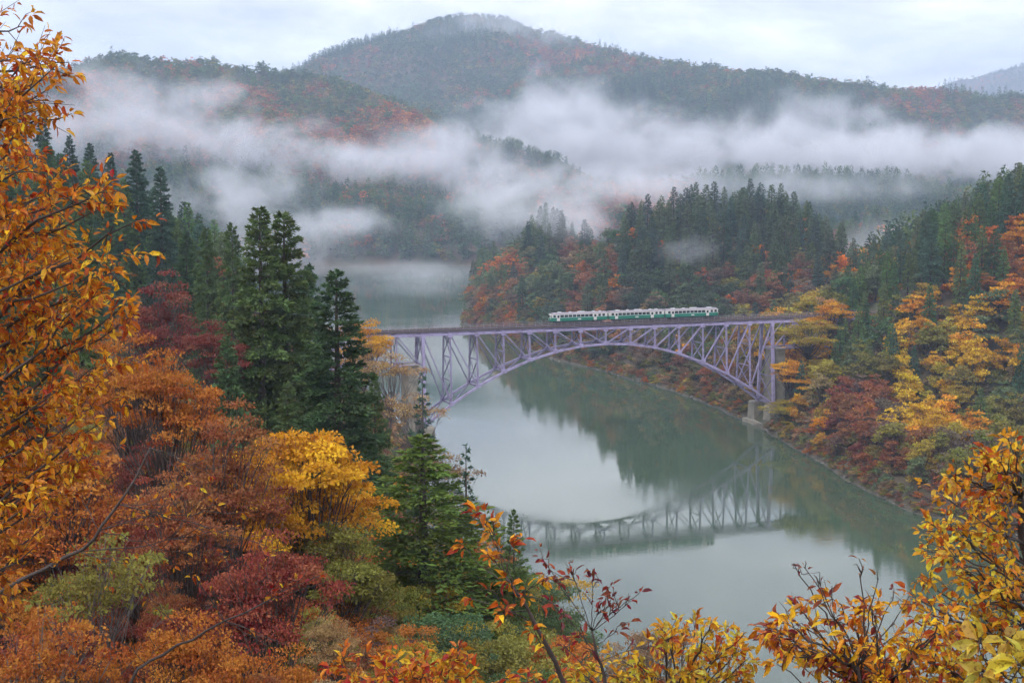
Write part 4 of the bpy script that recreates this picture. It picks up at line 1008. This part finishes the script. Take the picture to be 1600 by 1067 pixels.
# leaning sapling with orange leaves
tg = pts([(745, 800, 11.8), (720, 850, 11.6), (765, 870, 11.6), (790, 905, 11.5), (735, 935, 11.6), (820, 930, 11.5), (780, 960, 11.5), (830, 985, 11.4), (770, 825, 11.8), (850, 905, 11.6), (800, 850, 11.7)])
cnt.append(plant('orange_sapling', 'leaning sapling with loose orange leaves in front of the narrow conifer', [ground_at(905, 11.8), tuple(at(895, 1120, 11.8)), tuple(at(850, 1000, 11.7)), tuple(at(790, 900, 11.7))], tg, .105, .42, [(.58, .17, .016), (.62, .27, .02), (.38, .085, .02)], per=4, spacing=.13, twl=.32, twn=5, hang=.5, wood=.015, seed=8, leafy=.6))
# orange red bush along the foot
tg = []
for _ in range(36):
    u = rs0.uniform(500, 900); tg.append(at(u, np.interp(u, [500, 580, 660, 760, 900], [1050, 1000, 1020, 1010, 1045]) + abs(rs0.normal(0, 55)), rs0.uniform(12.5, 15.5)))
cnt.append(plant('red_orange_bush', 'red and orange leaved bush along the foot of the picture below the cedars', [ground_at(690, 14), tuple(at(690, 1250, 14)), tuple(at(690, 1120, 14))], tg, .115, .42,
      [(.52, .12, .016), (.60, .21, .016), (.58, .30, .024), (.36, .06, .022)], per=5, spacing=.13, twl=.36, twn=7, hang=.4, wood=.03, seed=9, leafy=.85, cat='bush'))
# pale bare boughs low on the slope
tg = pts([(262, 720, 17), (330, 742, 17), (215, 800, 17), (330, 830, 16.5), (180, 700, 17), (120, 770, 17), (300, 870, 16.5), (410, 850, 16.5), (380, 800, 17), (70, 800, 16.5), (270, 790, 17), (200, 880, 16.5), (90, 880, 16)])
cnt.append(plant('bare_tree', 'nearly bare tree with dark bough rising past the orange leaves', [ground_at(-140, 17), tuple(at(-130, 1040, 17)), tuple(at(0, 925, 16.8)), tuple(at(130, 858, 16.8)), tuple(at(190, 780, 16.8)), tuple(at(235, 700, 17))], tg, .09, .42, [(.58, .30, .02), (.58, .20, .016), (.42, .10, .02)], per=3, spacing=.2, twl=.6, twn=7, hang=.4, wood=.016, seed=10, leafy=.9, bare=.3, start_bias=.55))
tg = pts([(420, 868, 15), (330, 935, 15), (300, 900, 15), (455, 925, 15), (390, 985, 15), (230, 925, 15), (350, 860, 15), (500, 900, 15.2), (250, 985, 15), (150, 960, 15), (420, 1010, 15)])
cnt.append(plant('bare_shrub', 'dark stemmed shrub with few amber leaves rising before the red leaved maple', [ground_at(120, 15), tuple(at(150, 1120, 15)), tuple(at(215, 1045, 15)), tuple(at(300, 1000, 15)), tuple(at(415, 940, 15))], tg, .08, .42, [(.55, .28, .02), (.50, .15, .016), (.38, .08, .02)], per=3, spacing=.2, twl=.5, twn=6, hang=.4, wood=.012, seed=11, leafy=.9, bare=.35, start_bias=.5, cat='shrub'))
print('leaves', cnt)
# ------------------------------------------------------------------ banks of fog
def mist_material(name, dens, ns, lo, hi, squash, seed):
    t = NT(name); tc = t.n('ShaderNodeTexCoord'); geo = t.n('ShaderNodeNewGeometry')
    mp = t.n('ShaderNodeMapping', {'Vector': geo.outputs['Position'], 'Location': (seed * 3.1, seed * 1.7, seed * .9), 'Scale': (ns, ns, ns * squash)})
    n = t.n('ShaderNodeTexNoise', {'Vector': mp.outputs[0], 'Scale': 1.0, 'Detail': 5, 'Roughness': .66, 'Distortion': .35})
    r2 = t.n('ShaderNodeVectorMath', {0: tc.outputs['Object'], 1: tc.outputs['Object']}, operation='DOT_PRODUCT').outputs['Value']
    fall = t.math('SUBTRACT', 1.0, r2, True)
    w = t.math('ADD', n.outputs[0], t.math('MULTIPLY', t.math('SUBTRACT', fall, .6), .36))       # wisps thin out towards the rim
    k = t.n('ShaderNodeMapRange', {'Value': w, 'From Min': lo, 'From Max': hi, 'To Min': 0, 'To Max': 1}, interpolation_type='SMOOTHSTEP').outputs[0]
    d = t.math('MULTIPLY', t.math('MULTIPLY', k, t.math('POWER', fall, .5)), dens * 1.9)
    t.t.links.new(t.n('ShaderNodeVolumePrincipled', {'Color': (.94, .955, 1.0, 1), 'Density': d, 'Anisotropy': 0.15}).outputs[0], t.out.inputs['Volume'])
    return t.m
_ball = MB(); 
for i in range(9):
    for j in range(16):
        a, b = math.pi * i / 8, 2 * math.pi * j / 16; _ball.v.append((math.sin(a) * math.cos(b), math.sin(a) * math.sin(b), math.cos(a)))
for i in range(8):
    for j in range(16): _ball.f.append((i * 16 + j, (i + 1) * 16 + j, (i + 1) * 16 + (j + 1) % 16, i * 16 + (j + 1) % 16))
def mist(u, v, Y, wpx, hpx, depth, dens, label, ns=.006, lo=.46, hi=.76, squash=1.15, tilt=0):
    mist.k += 1
    me = mesh('mist', _ball.v, _ball.f, mist_material('mist_air', dens, ns, lo, hi, squash, mist.k * 7.3)); 
    o = link('mist', me, loc=at(u, v, Y), rot=(0, R(tilt), 0), scale=(1.35 * wpx * Y / F_PX, depth * 1.2, 1.4 * hpx * Y / F_PX))
    tag(o, label, 'mist', kind='stuff')
mist.k = 0
for a in [(890,222,2150,210,80,190,.0085,'thick fog bank rising in the gap under the mountain'),(1150,234,2120,270,58,190,.0085,'long white fog bank lying along the ridge behind the headland'),(1400,238,2100,250,50,190,.0085,'fog bank below the ridge on the right'),(1640,240,2080,230,50,190,.0085,'fog running out of the picture on the right'),
          (880,150,2350,80,60,90,.006,'wisp of fog rising up the mountain side'),(330,155,1690,90,50,80,.009,'torn wisp of fog high on the rounded hill'),(1300,175,2300,130,40,90,.006,'torn upper edge of the long fog bank'),(190,190,1660,170,95,110,.0085,'thin wispy fog climbing the rounded hill'),(370,228,1660,190,55,100,.012,'fog streak lying along the foot of the rounded hill'),(550,254,1690,170,40,100,.011,'low fog streak under the red wooded spur'),(700,250,1800,130,60,140,.009,'fog joining the two banks below the mountain'),
          (370,310,1290,170,62,60,.010,'fog drifting before the misty cedar hill'),(520,350,1240,110,34,70,.009,'white puff of fog over the far shore'),(420,395,1200,190,40,80,.005,'fog over the far river bank'),
          (640,424,1280,150,20,110,.0035,'fog lying on the far river bend'),(770,300,1330,110,75,120,.006,'fog in the gorge behind the headland'),(900,345,900,75,48,70,.014,'fog caught behind the low saddle of the headland'),
          (1088,390,652,80,36,30,.013,'small wisp of fog in front of the headland cedars'),(1450,475,575,62,40,30,.015,'small wisp of fog above the yellow trees'),(780,60,3380,140,60,160,.0030,'thin cloud brushing the mountain top'),
          (1200,288,1600,330,36,90,.005,'thin fog veiling the low ridge behind the headland'),(1390,390,940,110,60,90,.006,'thin fog in the side valley'),(960,290,1450,190,42,90,.009,'fog behind the headland trees'),(820,330,1010,90,55,60,.009,'fog around the tip of the headland')]:
    mist(*a, lo=.46 if a[2] > 800 else .53, hi=.76 if a[2] > 800 else .86, ns=.013 if a[2] > 1600 else (.021 if a[2] > 800 else .04))
# ------------------------------------------------------------------ haze
m = MB(); m.box(-8400, 8400, -8400, 8400, -12, 900)
t = NT('haze_air')
t.t.links.new(t.n('ShaderNodeVolumePrincipled', {'Color': (0.62, 0.77, 1.0, 1), 'Density': 0.00014, 'Anisotropy': 0.2}).outputs[0], t.out.inputs['Volume'])
haze = m.build('haze', t.m); tag(haze, 'thin bluish haze filling the whole valley', 'haze', kind='stuff')
